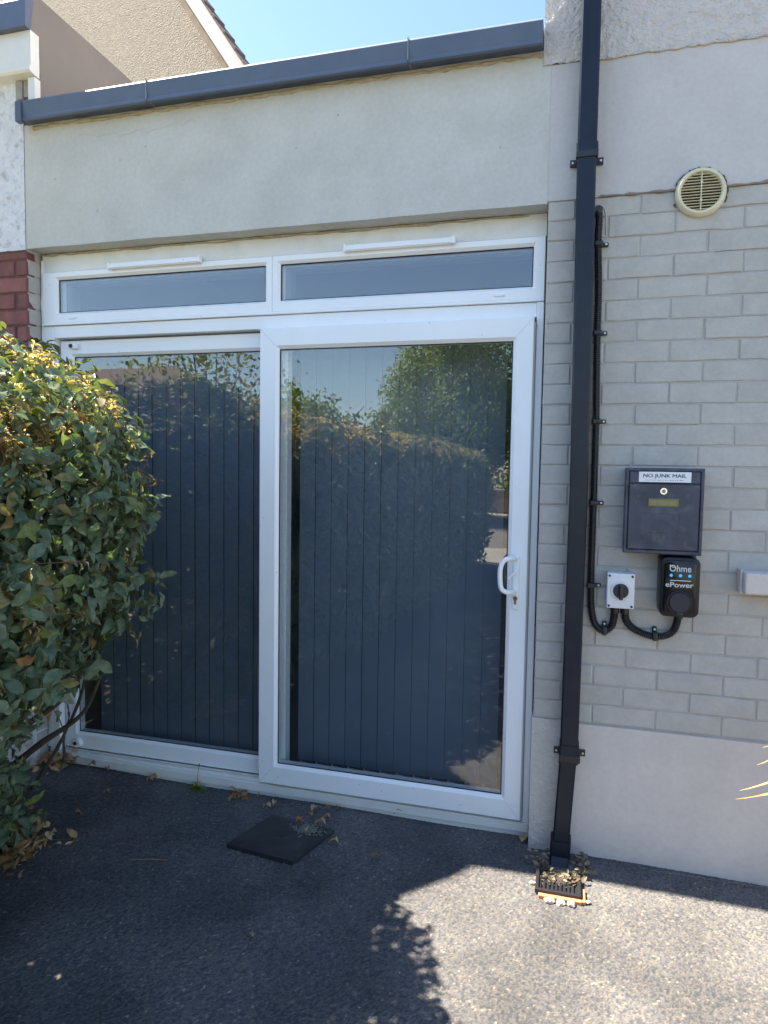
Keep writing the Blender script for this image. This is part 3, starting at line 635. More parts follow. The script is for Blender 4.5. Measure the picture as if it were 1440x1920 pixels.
for (x, z) in ((-.0815, 2.590), (-.0733, .405)):
    mb = MB(); mb.box(x-.038, x+.038, -.087, -.010, z-.012, z+.012, .002); mb.box(x-.058, x+.058, -.012, -.004, z-.013, z+.013, .002); br = mb.build('bracket', M_black, DP)
    for s in (-.049, .049):
        mb = MB(); mb.cyl((x+s, -.010, z), (x+s, -.016, z), .0045, .004, 12); mb.build('screw', M_screw, br)

# ------------------------------------------------------------------ conduit (corrugated)
def corrugated(pts, r=.0122, pitch=.0068, m=M_black, parent=None, name='corrugated_conduit'):
    C = curve(pts, 14); L = [0]
    for a, b in zip(C[:-1], C[1:]): L.append(L[-1]+(b-a).length)
    out = []; rad = []; s = 0; i = 0; st = pitch/4; ph = 0
    while s < L[-1]:
        while L[i+1] < s: i += 1
        f = (s-L[i])/(L[i+1]-L[i]); out.append(C[i].lerp(C[i+1], f)); rad.append(r+(.0017, .0017, -.0016, -.0016)[ph % 4]); s += st; ph += 1
    mb = MB(); mb.tube(out, rad, 10); return mb.build(name, m, parent, 25)
CD = thing('conduit', 'black corrugated conduit running down beside the downpipe and looping up into the isolator switch', 'conduit', (-.02, -.02, 1.7))
corrugated([(-.040, .01, 2.408), (-.036, -.020, 2.405), (-.032, -.024, 2.380), (-.033, -.020, 2.30), (-.026, -.019, 2.14), (-.025, -.019, 1.98), (-.022, -.019, 1.83), (-.018, -.019, 1.66), (-.017, -.019, 1.44), (-.017, -.019, 1.25), (-.016, -.019, 1.05), (-.011, -.019, .96), (.004, -.019, .905), (.035, -.020, .882), (.062, -.022, .905), (.069, -.030, .950), (.070, -.035, .985)], parent=CD, name='corrugated_tube')
mb = MB(); mb.cyl((-.036, -.004, 2.414), (-.036, -.030, 2.412), .0155, .0155, 18); mb.build('wall_elbow', M_black, CD, 40)
CE = thing('conduit', 'short black corrugated conduit looping from the isolator switch to the car charger', 'conduit', (.19, -.02, .9))
corrugated([(.104, -.035, .985), (.106, -.030, .950), (.118, -.022, .918), (.150, -.019, .893), (.205, -.019, .876), (.250, -.019, .882), (.276, -.022, .905), (.285, -.030, .945), (.286, -.040, .985)], parent=CE, name='corrugated_tube')
for (x, z, rot, par, up) in ((-.031, 2.294, 0, CD, 0), (-.025, 1.977, 0, CD, 0), (-.018, 1.657, 0, CD, 0), (-.017, 1.358, 0, CD, 0), (-.016, 1.051, 0, CD, 0), (.037, .884, 1, CD, 1), (.212, .877, 1, CE, 1)):
    mb = MB()
    if not up:
        mb.box(x-.016, x+.016, -.036, -.002, z-.010, z+.010, .006); mb.box(x+.012, x+.036, -.012, -.002, z-.008, z+.008, .004); sxp, szp = x+.027, z
    else:
        mb.box(x-.010, x+.010, -.036, -.002, z-.016, z+.016, .006); mb.box(x-.008, x+.008, -.012, -.002, z+.010, z+.034, .004); sxp, szp = x, z+.024
    c = mb.build('clip', M_black, par)
    mb = MB(); mb.cyl((sxp, -.010, szp), (sxp, -.0165, szp), .0042, .0038, 10); mb.build('screw', M_isol, c)
# painted-over groove around the conduit entry
ridge('paint_lip', [(-.036+.028*math.cos(a)*1.0, -.001, 2.395+.045*math.sin(a)) for a in [math.pi*(1-i/14) for i in range(15)]]+[(-.006, -.001, 2.36), (-.005, -.001, 2.33)], .0025, M_brickp, H, .2)

# ------------------------------------------------------------------ isolator switch
IS = thing('isolator_switch', 'pale grey isolator switch box with black rotary knob, left of the car charger', 'switch', (.085, 0, 1.044))
mb = MB(); mb.box(.0375, .1320, -.078, -.050, .981, 1.108, .004, 2); mb.build('cover', M_isol, IS)
mb = MB(); mb.box(.0390, .1305, -.049, -.001, .983, 1.106, .004, 2); mb.build('back_box', M_isol, IS)
mb = MB(); mb.cyl((.0848, -.077, 1.046), (.0848, -.083, 1.046), .036, .034, 40); mb.build('dial_ring', M_isol, IS, 40)
mb = MB(); mb.cyl((.0848, -.082, 1.046), (.0848, -.090, 1.046), .027, .026, 36); kn = mb.build('knob', M_black, IS, 40)
mb = MB(); mb.box(.0775, .0915, -.106, -.089, 1.016, 1.071, .004); mb.build('knob_grip', M_black, kn)
for x in (.0455, .1235):
    for z in (.990, 1.099):
        mb = MB(); mb.cyl((x, -.0775, z), (x, -.0795, z), .0042, .0042, 12); mb.build('screw', M_gasket, IS)
for x in (.070, .104):
    mb = MB(); mb.cyl((x, -.037, .9815), (x, -.036, .958), .0155, .0150, 14); mb.build('gland', M_black, IS, 30)
# ------------------------------------------------------------------ car charger
def rounded_box(x0, x1, z0, z1, y0, y1, r, n=8, chamf=.006):
    t = bmesh.new()
    def ring(ins, y):
        o = []; rr = max(r-ins, .002)
        for cx, cz, a0 in ((x1-r, z1-r, 0), (x0+r, z1-r, 90), (x0+r, z0+r, 180), (x1-r, z0+r, 270)):
            for k in range(n+1):
                a = R(a0+90*k/n); o.append(t.verts.new((cx+rr*math.cos(a), y, cz+rr*math.sin(a))))
        return o
    seq = [ring(0, y1), ring(0, y0+chamf), ring(chamf*.3, y0+chamf*.3), ring(chamf, y0)]
    for A, B in zip(seq[:-1], seq[1:]):
        m = len(A)
        for i in range(m): t.faces.new((A[i], A[(i+1) % m], B[(i+1) % m], B[i]))
    t.faces.new(seq[0]); t.faces.new(list(reversed(seq[-1]))); bmesh.ops.recalc_face_normals(t, faces=t.faces); return t
def text(body, x, z, y, height, m, parent, name, off=0., width=None):
    cu = bpy.data.curves.new(name, 'FONT'); cu.body = body; cu.size = 1; cu.align_x = 'CENTER'; cu.align_y = 'CENTER'; cu.offset = off; cu.extrude = .01; cu.resolution_u = 4
    o = bpy.data.objects.new('t', cu); COL.objects.link(o); dg = bpy.context.evaluated_depsgraph_get(); me = bpy.data.meshes.new_from_object(o.evaluated_get(dg)); bpy.data.objects.remove(o)
    co = np.array([v.co[:] for v in me.vertices]); mn, mx = co.min(0), co.max(0)
    s = height/(mx[1]-mn[1]); sx = s if width is None else width/(mx[0]-mn[0])
    for v in me.vertices:
        c = v.co.copy(); v.co = (x+(c.x-(mn[0]+mx[0])/2)*sx, y-.0004-(c.z)*.02, z+(c.y-(mn[1]+mx[1])/2)*s)
    me.name = name; return link(name, me, m, parent)
EV = thing('car_charger', 'small black electric car charger with blue lights below the mailbox', 'car charger', (.277, 0, 1.07))
mb = MB(); mb.merge(rounded_box(.2130, .3420, .968, 1.178, -.100, -.030, .024)); mb.build('case', M_satin, EV, 40)
mb = MB(); mb.merge(rounded_box(.2240, .3310, .979, 1.169, -.1035, -.098, .020, chamf=.003)); fp = mb.build('front_panel', M_gloss, EV, 40)
mb = MB(); mb.merge(rounded_box(.215, .340, .985, 1.190, -.030, -.002, .020)); mb.build('back_plate', M_black, EV, 40)
mb = MB(); mb.cyl((.277, -.1015, 1.023), (.277, -.112, 1.023), .044, .042, 48); ck = mb.build('socket_collar', M_satin, EV, 40)
mb = MB(); mb.cyl((.277, -.112, 1.023), (.277, -.120, 1.023), .036, .033, 48); mb.box(.266, .288, -.121, -.112, .978, .990, .003); mb.build('socket_lid', mat('navy_black_plastic', (.018, .018, .030), .45), ck, 40)
text('Ohme', .2765, 1.1405, -.1036, .0235, M_logo, EV, 'lettering', .006, .070)
mb = MB(); mb.tube([(.2485, -.1040, 1.1475), (.2515, -.1040, 1.1435), (.2560, -.1040, 1.1435), (.2585, -.1040, 1.148)], .0012, 6); mb.box(.2415, .2445, -.1045, -.1034, 1.146, 1.153); mb.build('logo_mark', M_logo, EV)
text('ePower', .2755, 1.0830, -.1036, .0175, M_logo, EV, 'lettering', .012, .090)
mb = MB(); mb.box(.244, .3125, -.1042, -.1034, 1.0965, 1.0993); mb.build('printed_line', M_logo, EV)
for x in (.2475, .2775, .3075):
    mb = MB(); mb.cyl((x, -.103, 1.1155), (x, -.1043, 1.1155), .0054, .0050, 18); mb.build('indicator_light', M_blue, EV)
mb = MB(); mb.cyl((.286, -.045, .972), (.286, -.043, .955), .0150, .0145, 14); mb.build('gland', M_black, EV, 30)
# ------------------------------------------------------------------ mailbox
MX = thing('mailbox', 'dark blue-grey painted metal mailbox with a NO JUNK MAIL sticker', 'mailbox', (.215, 0, 1.335))
X0, X1, Z0, Z1, YF = .0860, .3440, 1.186, 1.489, -.090
mb = MB(); mb.box(X0+.004, X1-.004, -.078, -.001, Z0+.002, Z1-.002, .003); mb.build('body', M_mbox, MX)
mb = MB(); mb.frame(X0, X1, Z0, Z1, X0+.012, X1-.012, Z0+.014, Z1-.012, YF, -.070, .003, .004); mb.build('rim', M_mbox, MX)
mb = MB(); mb.box(X0+.014, X1-.014, YF+.002, -.075, 1.436, Z1-.013, .002); mb.build('letter_flap', M_mbox, MX)
mb = MB(); mb.box(X0+.014, X1-.014, YF-.001, -.075, Z0+.016, 1.432, .002); dr = mb.build('front_door', M_mbox, MX)
mb = MB(); mb.box(.1305, .3010, YF+.0008, YF+.003, 1.4395, 1.4755); mb.build('sticker', M_stick, MX)
text('NO JUNK MAIL', .2146, 1.4600, YF+.0008, .0160, M_ink, MX, 'lettering', 0, .140); text('NO JUNK MAIL', .2154, 1.4603, YF+.0006, .0160, M_ink, MX, 'lettering', 0, .140)
mb = MB()
for i in range(16): mb.box(.152+i*.008, .152+i*.008+random.uniform(.002, .006), YF+.0002, YF+.001, 1.4455, 1.4470)
mb.build('worn_print', M_ink, MX)
mb = MB(); mb.cyl((.213, YF-.001, 1.408), (.213, YF-.006, 1.408), .0125, .0115, 24); lk = mb.build('lock', M_chrome, dr, 40)
mb = MB(); mb.cyl((.213, YF-.0058, 1.408), (.213, YF-.0085, 1.408), .007, .0065, 18); mb.build('lock_barrel', mat('dull_steel', (.35, .35, .36), .35, metal=.9), dr, 40)
mb = MB(); mb.box(.2115, .2145, YF-.0092, YF-.008, 1.404, 1.413); mb.build('keyhole', M_gasket, dr)
mb = MB(); mb.box(.1645, .2625, YF-.0035, YF-.001, 1.3550, 1.3815, .001); np_ = mb.build('name_plate', M_brass, dr)
mb = MB(); mb.frame(.1645, .2625, 1.3550, 1.3815, .169, .258, 1.359, 1.3775, YF-.0048, YF-.0034, .001, .001); mb.build('name_plate_rim', mat('brass_rim', (.24, .22, .07), .4, metal=.4), dr)
def emb(pts, r=.0011): mb = MB(); mb.tube([(a, YF-.0008, b) for a, b in pts], r, 6); return mb.build('embossed_line', M_mbox, dr)
emb([(.155, 1.262), (.268, 1.262), (.268, 1.330), (.155, 1.330), (.155, 1.262)]); emb([(.200, 1.300), (.213, 1.306), (.222, 1.300), (.268, 1.264)]); emb([(.248, 1.318), (.263, 1.330)]); emb([(.100, 1.328), (.155, 1.330)], .0007)
for x in (.150, .196, .230, .247, .263):
    emb([(x, 1.246), (x+.001, 1.238), (x+.006, 1.238)], .0010)
# ------------------------------------------------------------------ round vent
VT = thing('wall_vent', 'round cream plastic louvred wall vent high on the right', 'vent', (.303, 0, 2.451))
def ringmesh(cx, cz, prof, n=64):
    t = bmesh.new(); R_ = [[t.verts.new((cx+r*math.cos(2*math.pi*k/n), y, cz+r*math.sin(2*math.pi*k/n))) for k in range(n)] for r, y in prof]
    for A, B in zip(R_[:-1], R_[1:]):
        for k in range(n): t.faces.new((A[k], A[(k+1) % n], B[(k+1) % n], B[k]))
    bmesh.ops.recalc_face_normals(t, faces=t.faces); return t
vc = (.3035, 2.4495)
mb = MB(); mb.merge(ringmesh(*vc, [(.083, -.001), (.083, -.010), (.080, -.020), (.074, -.026), (.068, -.026), (.0645, -.020), (.0645, -.002)])); mb.build('rim', M_vent, VT, 40)
mb = MB(); mb.cyl((vc[0], .0, vc[1]), (vc[0], -.003, vc[1]), .068, .068, 48); mb.build('duct', M_dark, VT)
for k in range(13):
    z = vc[1]-.0588+.0098*k; hw = math.sqrt(max(.0655**2-(z-vc[1])**2, 1e-5))
    mb = MB(); mb.prism([(-.006, z-.0005), (-.021, z-.0025), (-.0225, z-.0005), (-.008, z+.0016)], 'x', vc[0]-hw, vc[0]+hw); mb.build('louvre', M_vent, VT)
mb = MB(); mb.box(vc[0]-.0015, vc[0]+.0015, -.0235, -.006, vc[1]-.0645, vc[1]+.0645); mb.box(vc[0]-.004, vc[0]+.004, -.024, -.006, vc[1]+.028, vc[1]+.033); mb.box(vc[0]-.004, vc[0]+.004, -.024, -.006, vc[1]-.033, vc[1]-.028); mb.build('centre_bar', M_vent, VT)
M_blk = mat('cracked_filler', (.10, .09, .08), .9)
for a0, a1 in ((70, 165), (-25, 60), (200, 215)):
    ridge('filler_crack', [(vc[0]+(.086+random.uniform(-.003, .004))*math.cos(R(a)), -.003, vc[1]+(.086+random.uniform(-.003, .004))*math.sin(R(a))) for a in np.arange(a0, a1, 5)], .0022, M_blk, H, .8, 5)
# ------------------------------------------------------------------ window ledge at the right
LG = MB().box(.487, 1.6, -.085, -.001, 1.060, 1.133, .006).box(.479, .4865, -.05, -.001, 1.055, 1.14, .003).build('window_sill', M_plinth, H)

# ------------------------------------------------------------------ drain cover
cv = [Vector((-1.339, -.351)), Vector((-1.049, -.385)), Vector((-.975, -.135)), Vector((-1.262, -.098))]
DC = thing('drain_cover', 'square black rubber drain cover lying askew on the asphalt before the door', 'drain cover', (-1.155, -.243, 0))
t = bmesh.new(); n = 14; g = []
for j in range(n+1):
    row = []
    for i in range(n+1):
        u, v = i/n, j/n; p = cv[0].lerp(cv[1], u).lerp(cv[3].lerp(cv[2], u), v); r_ = (Vector((u, v))-Vector((.5, .5))).length
        z = .022+.004*math.sin(u*3.1)*math.sin(v*3.1)+random.uniform(-.0006, .0006) - (.011 if r_ < .07 else (.005 if r_ < .12 else 0)) - (.005 if i in (0, n) or j in (0, n) else 0)
        row.append(t.verts.new((p.x, p.y, z)))
    g.append(row)
for j in range(n):
    for i in range(n): t.faces.new((g[j][i], g[j][i+1], g[j+1][i+1], g[j+1][i]))
rim = [g[0][i] for i in range(n+1)]+[g[j][n] for j in range(1, n+1)]+[g[n][i] for i in range(n-1, -1, -1)]+[g[j][0] for j in range(n-1, 0, -1)]
bk = [t.verts.new((v.co.x, v.co.y, -.004)) for v in rim]
for i in range(len(rim)): t.faces.new((rim[i], bk[i], bk[(i+1) % len(rim)], rim[(i+1) % len(rim)]))
bmesh.ops.recalc_face_normals(t, faces=t.faces); me = bpy.data.meshes.new('plate'); t.to_mesh(me); t.free(); smooth(me, 30); link('plate', me, M_rubber, DC)
mb = MB(); mb.merge((lambda q: (bmesh.ops.create_circle(q, cap_ends=True, segments=20, radius=.026), q)[1])(bmesh.new()), Matrix.Translation((-1.155, -.243, .0165))); mb.build('lifting_hole', M_dark, DC)
# grit spilled on the cover
def grit(name, cx, cy, rx, ry, n, z, m, s=(.002, .005), seed=1, label=None):
    r = np.random.default_rng(seed); V = []; F = []
    base = np.array([(1, 0, 0), (-1, 0, 0), (0, 1, 0), (0, -1, 0), (0, 0, 1), (0, 0, -1)], float); fc = np.array([(0, 2, 4), (2, 1, 4), (1, 3, 4), (3, 0, 4), (2, 0, 5), (1, 2, 5), (3, 1, 5), (0, 3, 5)])
    for k in range(n):
        a, q = r.random()*6.28, abs(r.normal())*.45; sz = r.uniform(*s)
        c = np.array((cx+rx*q*math.cos(a), cy+ry*q*math.sin(a), z+sz*.4)); V.append(base*sz*r.uniform(.6, 1.2, 3)+c); F.append(fc+6*k)
    return mesh_np(name, np.vstack(V), np.vstack(F), m)
tag(grit('grit', -1.075, -.175, .07, .05, 700, .024, M_sand), 'pale grit scattered on the far corner of the drain cover', 'grit', kind='stuff')
tag(grit('wall_foot_grit', .3, -.03, .9, .012, 900, .0, M_sand, (.0012, .0035), 9), 'line of dark grit gathered along the foot of the smooth plinth', 'grit', kind='stuff')
tag(grit('loose_stones', -1.2, -.40, .6, .25, 60, .002, M_sand, (.0015, .0035), 5), 'tiny pale stones strewn over the asphalt round the drain cover', 'stones', kind='stuff')

# ------------------------------------------------------------------ gully under the pipe
GY = thing('gully', 'drain gully with black plastic grate and broken terracotta edge under the downpipe', 'gully', (-.09, -.25, 0))
mb = MB(); mb.frame(0, .17, 0, .17, .014, .156, .014, .156, 0, .02, .003, .003)
o = mb.build('grate_frame', M_black, GY); o.data.transform(Matrix.Translation((-.178, -.302, .024)) @ Matrix.Diagonal((.92, .82, .8, 1)) @ Matrix.Rotation(R(-90), 4, 'X') @ Matrix.Rotation(0, 4, 'Z')); o.data.transform(Matrix.Translation((0, 0, 0)))
me = o.data
for v in me.vertices: pass
mb = MB(); mb.box(-.174, -.025, -.298, -.168, .002, .009); mb.build('grate_base', M_black, GY)
for k in range(10):
    mb = MB(); x = -.164+.0138*k; mb.box(x, x+.007, -.288, -.235, .009, .016, .001); mb.build('grate_bar', M_black, GY)
mb = MB(); mb.box(-.166, -.020, -.320, -.304, -.02, .014, .003); mb.build('terracotta_edge', M_terra, GY)
mb = MB(); mb.box(-.020, -.008, -.315, -.24, -.02, .013, .003); mb.build('terracotta_edge', M_terra, GY)
def lump(cx, cy, cz, sx, sy, sz, seed, name, m, parent):
    r = random.Random(seed); t = bmesh.new(); bmesh.ops.create_icosphere(t, subdivisions=2, radius=1)
    for v in t.verts:
        k = 1+r.uniform(-.28, .28); v.co = Vector((cx+v.co.x*sx*k, cy+v.co.y*sy*k, cz+v.co.z*sz*k))
    me = bpy.data.meshes.new(name); t.to_mesh(me); t.free(); return link(name, me, m, parent)
for i, (x, y, s) in enumerate([(-.128, -.328, .016), (-.092, -.330, .015), (-.056, -.328, .014), (-.188, -.245, .010), (.0, -.300, .009)]):
    lump(x, y, .006, s, s*.8, s*.6, i, 'mortar_lump', M_cement, GY)

# ------------------------------------------------------------------ leaves
def leaf_template(L=1., W=.56, rows=5, fold=.14, curl=.16, wave=.05, seed=0):
    """unit leaf along +Y, face up +Z, 3 columns"""
    r = random.Random(seed); V = []; F = []
    for j in range(rows+1):
        t = j/rows; wd = W*.5*(math.sin(math.pi*min(t*1.02, 1)**.85)**.75) if 0 < j < rows else .012
        z = -curl*(t-.35)**2*2+r.uniform(-wave, wave)*.3
        V += [(-wd, t*L, z+fold*wd*1.2+r.uniform(-wave, wave)*wd*4), (0, t*L, z-fold*.02), (wd, t*L, z+fold*wd*1.2+r.uniform(-wave, wave)*wd*4)]
    for j in range(rows):
        a = j*3; F += [(a, a+1, a+4, a+3), (a+1, a+2, a+5, a+4)]
    return np.array(V), np.array(F)
LT = [leaf_template(rows=6, W=random.uniform(.42, .56), fold=random.uniform(.1, .55), curl=random.uniform(.05, .5), wave=random.uniform(.05, .16), seed=i) for i in range(8)]
LT4 = [leaf_template(rows=3, W=random.uniform(.5, .62), fold=random.uniform(.1, .4), curl=random.uniform(.05, .4), wave=.05, seed=i+20) for i in range(4)]
LTN = [leaf_template(rows=3, W=random.uniform(.28, .42), fold=random.uniform(.2, .8), curl=random.uniform(.1, .6), wave=.05, seed=i+40) for i in range(5)]
def frames(nrm, axis):
    n = nrm/np.linalg.norm(nrm, axis=1, keepdims=True); a = axis-n*(axis*n).sum(1, keepdims=True); a /= np.linalg.norm(a, axis=1, keepdims=True)+1e-9
    return np.stack([np.cross(a, n), a, n], 2)              # columns x,y,z
def leaf_cloud(name, P, Nn, A, S, tone, m, tpl, parent=None):
    Fm = frames(Nn, A); VV = []; FF = []; TT = []; off = 0; idx = rng.integers(0, len(tpl), len(P))
    for k, (tv, tf) in enumerate(tpl):
        q = np.where(idx == k)[0]
        if not len(q): continue
        v = np.einsum('nij,vj->nvi', Fm[q], tv)*S[q][:, None, None]+P[q][:, None, :]
        VV.append(v.reshape(-1, 3)); FF.append((tf[None]+(np.arange(len(q))*len(tv))[:, None, None]+off).reshape(-1, tf.shape[1])); TT.append(np.repeat(tone[q], len(tv))); off += len(q)*len(tv)
    return mesh_np(name, np.vstack(VV), np.vstack(FF), m, parent, attr={'tone': np.concatenate(TT)}, sm=True)
def interp(x, xs, ys): return np.interp(x, xs, ys)
# hedge shape
def face_x(y):
    return interp(-y, [.16, .3, .45, .6, .75, 1.0, 1.4, 2.0, 4.0, 7.7, 8.0], [-2.22, -1.92, -1.74, -1.59, -1.50, -1.44, -1.46, -1.50, -1.40, -1.24, -1.5])
def prof(z, near=True):
    return interp(z, [0.03, .2, .4, .55, .7, .85, 1.1, 1.5, 1.62, 1.72, 1.80, 1.92], [-.54, -.50, -.47, -.40, -.25, -.08, .02, .02, -.01, -.10, -.30, -.72]) if near else interp(z, [0.03, .3, .8, 1.5, 1.66, 1.74, 1.8], [-.3, -.12, 0, 0, -.06, -.2, -.5])
def surf(y, z, near): return face_x(y)+prof(z, near)
def thin_place(P):
    # bare stretch low in the hedge end where the stems and the wall behind show
    xx = P[:, 0]+(P[:, 1]+.7)*1.15*-1; zz = P[:, 2]-(P[:, 1]+.7)*-.62
    return (xx > -2.22) & (xx < -1.70) & (zz > .43) & (zz < .70) & (P[:, 1] > -1.25)
def sample(n, y0, y1, near, inner=.10):
    y = -rng.uniform(-y1, -y0, n*2) if False else rng.uniform(y0, y1, n*2)
    # arc-length weighted height: face and top
    zt = 1.86 if near else 1.76
    top = rng.random(n*2) < .33
    z = np.where(top, rng.uniform(1.62, zt, n*2), rng.uniform(.04, 1.66, n*2))
    x = surf(y, z, near)
    # extra top fill further back
    deep = top & (rng.random(n*2) < .6)
    x = np.where(deep, x-rng.random(n*2)*.9, x)
    zt2 = interp(x-face_x(y), [-1.2, -.7, -.32, -.16, 0], [1.93, 1.90, 1.80, 1.72, 1.62])-.13*np.clip((-y-.85)/.3, 0, 1) if near else interp(x-face_x(y), [-1.2, -.5, -.2, 0], [1.80, 1.78, 1.73, 1.66])
    z = np.where(deep, zt2, z)
    e = .006
    nx = np.ones(n*2); nz = np.clip(-(prof(z+.03, near)-prof(z-.03, near))/.06, -1.2, 3.5); ny = np.clip((face_x(y+.03)-face_x(y-.03))/.06, -3, 3)*-1.
    Nn = np.stack([nx, ny, nz], 1); Nn[deep] = (0.15, 0, 1); Nn /= np.linalg.norm(Nn, axis=1, keepdims=True)
    d = rng.exponential(inner, n*2)-.02
    lump_ = .045*np.sin(y*9+z*7)+.035*np.sin(y*17-z*13+1.3)+.03*np.sin(z*23+y*5)
    P = np.stack([x, y, z], 1)-Nn*(d-lump_)[:, None]
    P[:, 2] += rng.normal(0, .012, n*2)
    keep = P[:, 2] > .015
    if near:
        gap = (P[:, 2] > .36) & (P[:, 2] < .66) & (P[:, 1] > -.95); keep &= ~(gap & (rng.random(n*2) < .80))
        low = (P[:, 2] < .36); keep &= ~(low & (rng.random(n*2) < .35))
        keep &= P[:, 1] < -.17
        # openings with daylight
        for (hy, hz, hr) in ((-.62, 1.28, .055), (-.55, 1.05, .045), (-.7, .83, .05), (-.5, .9, .04)):
            keep &= ~(np.hypot(P[:, 1]-hy, P[:, 2]-hz) < hr)
        keep &= ~(thin_place(P) & (rng.random(n*2) < .97))
    P = P[keep][:n]; Nn = Nn[keep][:n]; return P, Nn, d[keep][:n]
HG = thing('hedge', 'long broad-leaved evergreen hedge along the left of the drive, yellow shoots on its top', 'hedge', (-2.1, -.6, 0))
def orient(Nn, k=.55, up=.35):
    n = Nn+rng.normal(0, k, Nn.shape)+np.array((0, 0, up)); a = rng.normal(0, 1, Nn.shape)+np.array((.25, 0, -.35)); return n, a
P, Nn, d = sample(10500, -1.75, -.17, True)
n_, a_ = orient(Nn); S = .022+.056*rng.beta(1.6, 1.3, len(P)); tone = np.clip(rng.beta(1.7, 2.2, len(P))*1.0, 0, .93); br = rng.random(len(P)); tone = np.where(br < .045, rng.uniform(.93, 1, len(P)), tone)
S = np.where(P[:, 2] > 1.62, S*.8, S)
# the 300 largest-showing leaves (nearest the camera on the outside) are separate parts
camp = np.array((-.1137, -2.6102, 1.4666)); Mc = np.array(M3); rel = P-camp; dep = -(rel@Mc[:, 2]); u = 720+1255.85*(rel@Mc[:, 0])/dep; v = 960-1255.85*(rel@Mc[:, 1])/dep
vis = (dep > .3) & (u > 5) & (u < 300) & (v > 600) & (v < 1700) & (d < .05)
score = np.where(vis, S/np.maximum(dep, .1), 0); pick = np.argsort(-score)[:290]
Fr = frames(n_, a_); leafmeshes = []
for k, (tv, tf) in enumerate(LT):
    me = bpy.data.meshes.new('leaf'); me.from_pydata(tv.tolist(), [], tf.tolist()); smooth(me); me.materials.append(M_leafo); leafmeshes.append(me)
hoff = HG.location
for i in pick:
    o = bpy.data.objects.new('leaf', leafmeshes[rng.integers(0, len(LT))]); COL.objects.link(o); o.parent = HG
    o.matrix_basis = Matrix.Translation(Vector(P[i])-hoff) @ Matrix(Fr[i].tolist()).to_4x4() @ Matrix.Scale(float(S[i]), 4)
rest = np.ones(len(P), bool); rest[pick] = False
o = leaf_cloud('foliage', P[rest], n_[rest], a_[rest], S[rest], tone[rest], M_leaf, LT, HG); o['kind'] = 'stuff'
P, Nn, d = sample(15000, -7.9, -1.70, False, .08); n_, a_ = orient(Nn, .7); S = rng.uniform(.05, .085, len(P)); tone = rng.beta(1.8, 2.2, len(P))*.9
o = leaf_cloud('far_foliage', P, n_, a_, S, tone, M_leaf, LT4, HG); o['kind'] = 'stuff'
# far end of the hedge
n = 1500; z = rng.uniform(.05, 1.7, n); P = np.stack([-1.3-rng.random(n)*1.3, -7.75-rng.random(n)*.2-.1*np.sin(z*2), z], 1); n_, a_ = orient(np.tile((0, -1., 0), (n, 1)), .7)
o = leaf_cloud('far_foliage', P, n_, a_, rng.uniform(.05, .085, n), rng.random(n)*.9, M_leaf, LT4, HG); o['kind'] = 'stuff'
# inner mass keeps the far hedge opaque: dense twigs and old leaves
n = 5000; y = rng.uniform(-7.7, -1.2, n); z = rng.uniform(.15, 1.6, n); P = np.stack([face_x(y)-.22-rng.random(n)*.25, y, z], 1); n_, a_ = orient(np.tile((1., 0, 0), (n, 1)), .5)
o = leaf_cloud('inner_foliage', P, n_, a_, rng.uniform(.08, .13, n), rng.random(n)*.5, M_leaf, LT4, HG); o['kind'] = 'stuff'
n = 2600; y = rng.uniform(-1.3, -.25, n); z = rng.uniform(.72, 1.66, n); P = np.stack([face_x(y)-.25-rng.random(n)*.45, y, z], 1); n_, a_ = orient(np.tile((1., 0, 0), (n, 1)), .6)
o = leaf_cloud('inner_foliage', P, n_, a_, rng.uniform(.05, .08, n), rng.random(n)*.4, M_leaf, LT4, HG); o['kind'] = 'stuff'
n = 6500; y = rng.uniform(-7.8, -.25, n); z = rng.uniform(.75, 1.6, n); P = np.stack([face_x(y)-.45-rng.random(n)*1.0, y, z], 1); n_, a_ = orient(np.tile((.3, 0, 1.), (n, 1)), .5)
o = leaf_cloud('inner_foliage', P, n_, a_, rng.uniform(.09, .14, n), rng.random(n)*.4, M_leaf, LT4, HG); o['kind'] = 'stuff'
n = 7000; y = rng.uniform(-4.5, -.3, n); z = rng.uniform(.03, 1.6, n); P = np.stack([-2.55-rng.random(n)*.8, y, z], 1); n_, a_ = orient(np.tile((1., 0, .3), (n, 1)), .6)
o = leaf_cloud('inner_foliage', P, n_, a_, rng.uniform(.09, .14, n), rng.random(n)*.4, M_leaf, LT4, HG); o['kind'] = 'stuff'
n = 3800; y = -(1.3+6.4*rng.random(n)**1.3); q = rng.random(n); P = np.stack([face_x(y)-.02-q*.55, y, np.interp(q*.55, [0, .1, .3, .55], [1.60, 1.70, 1.75, 1.79])+rng.uniform(-.01, .07, n)], 1)  # yellowish leaves standing in for sunlight on the far hedge top
o = leaf_cloud('shoots_lit_rim', P, np.tile((.2, 0, 1.), (n, 1))+rng.normal(0, .6, (n, 3)), rng.normal(0, 1, (n, 3))+np.array((0, 0, .9)), rng.uniform(.03, .055, n), rng.random(n), M_shoot_rim, LTN, HG); o['kind'] = 'stuff'
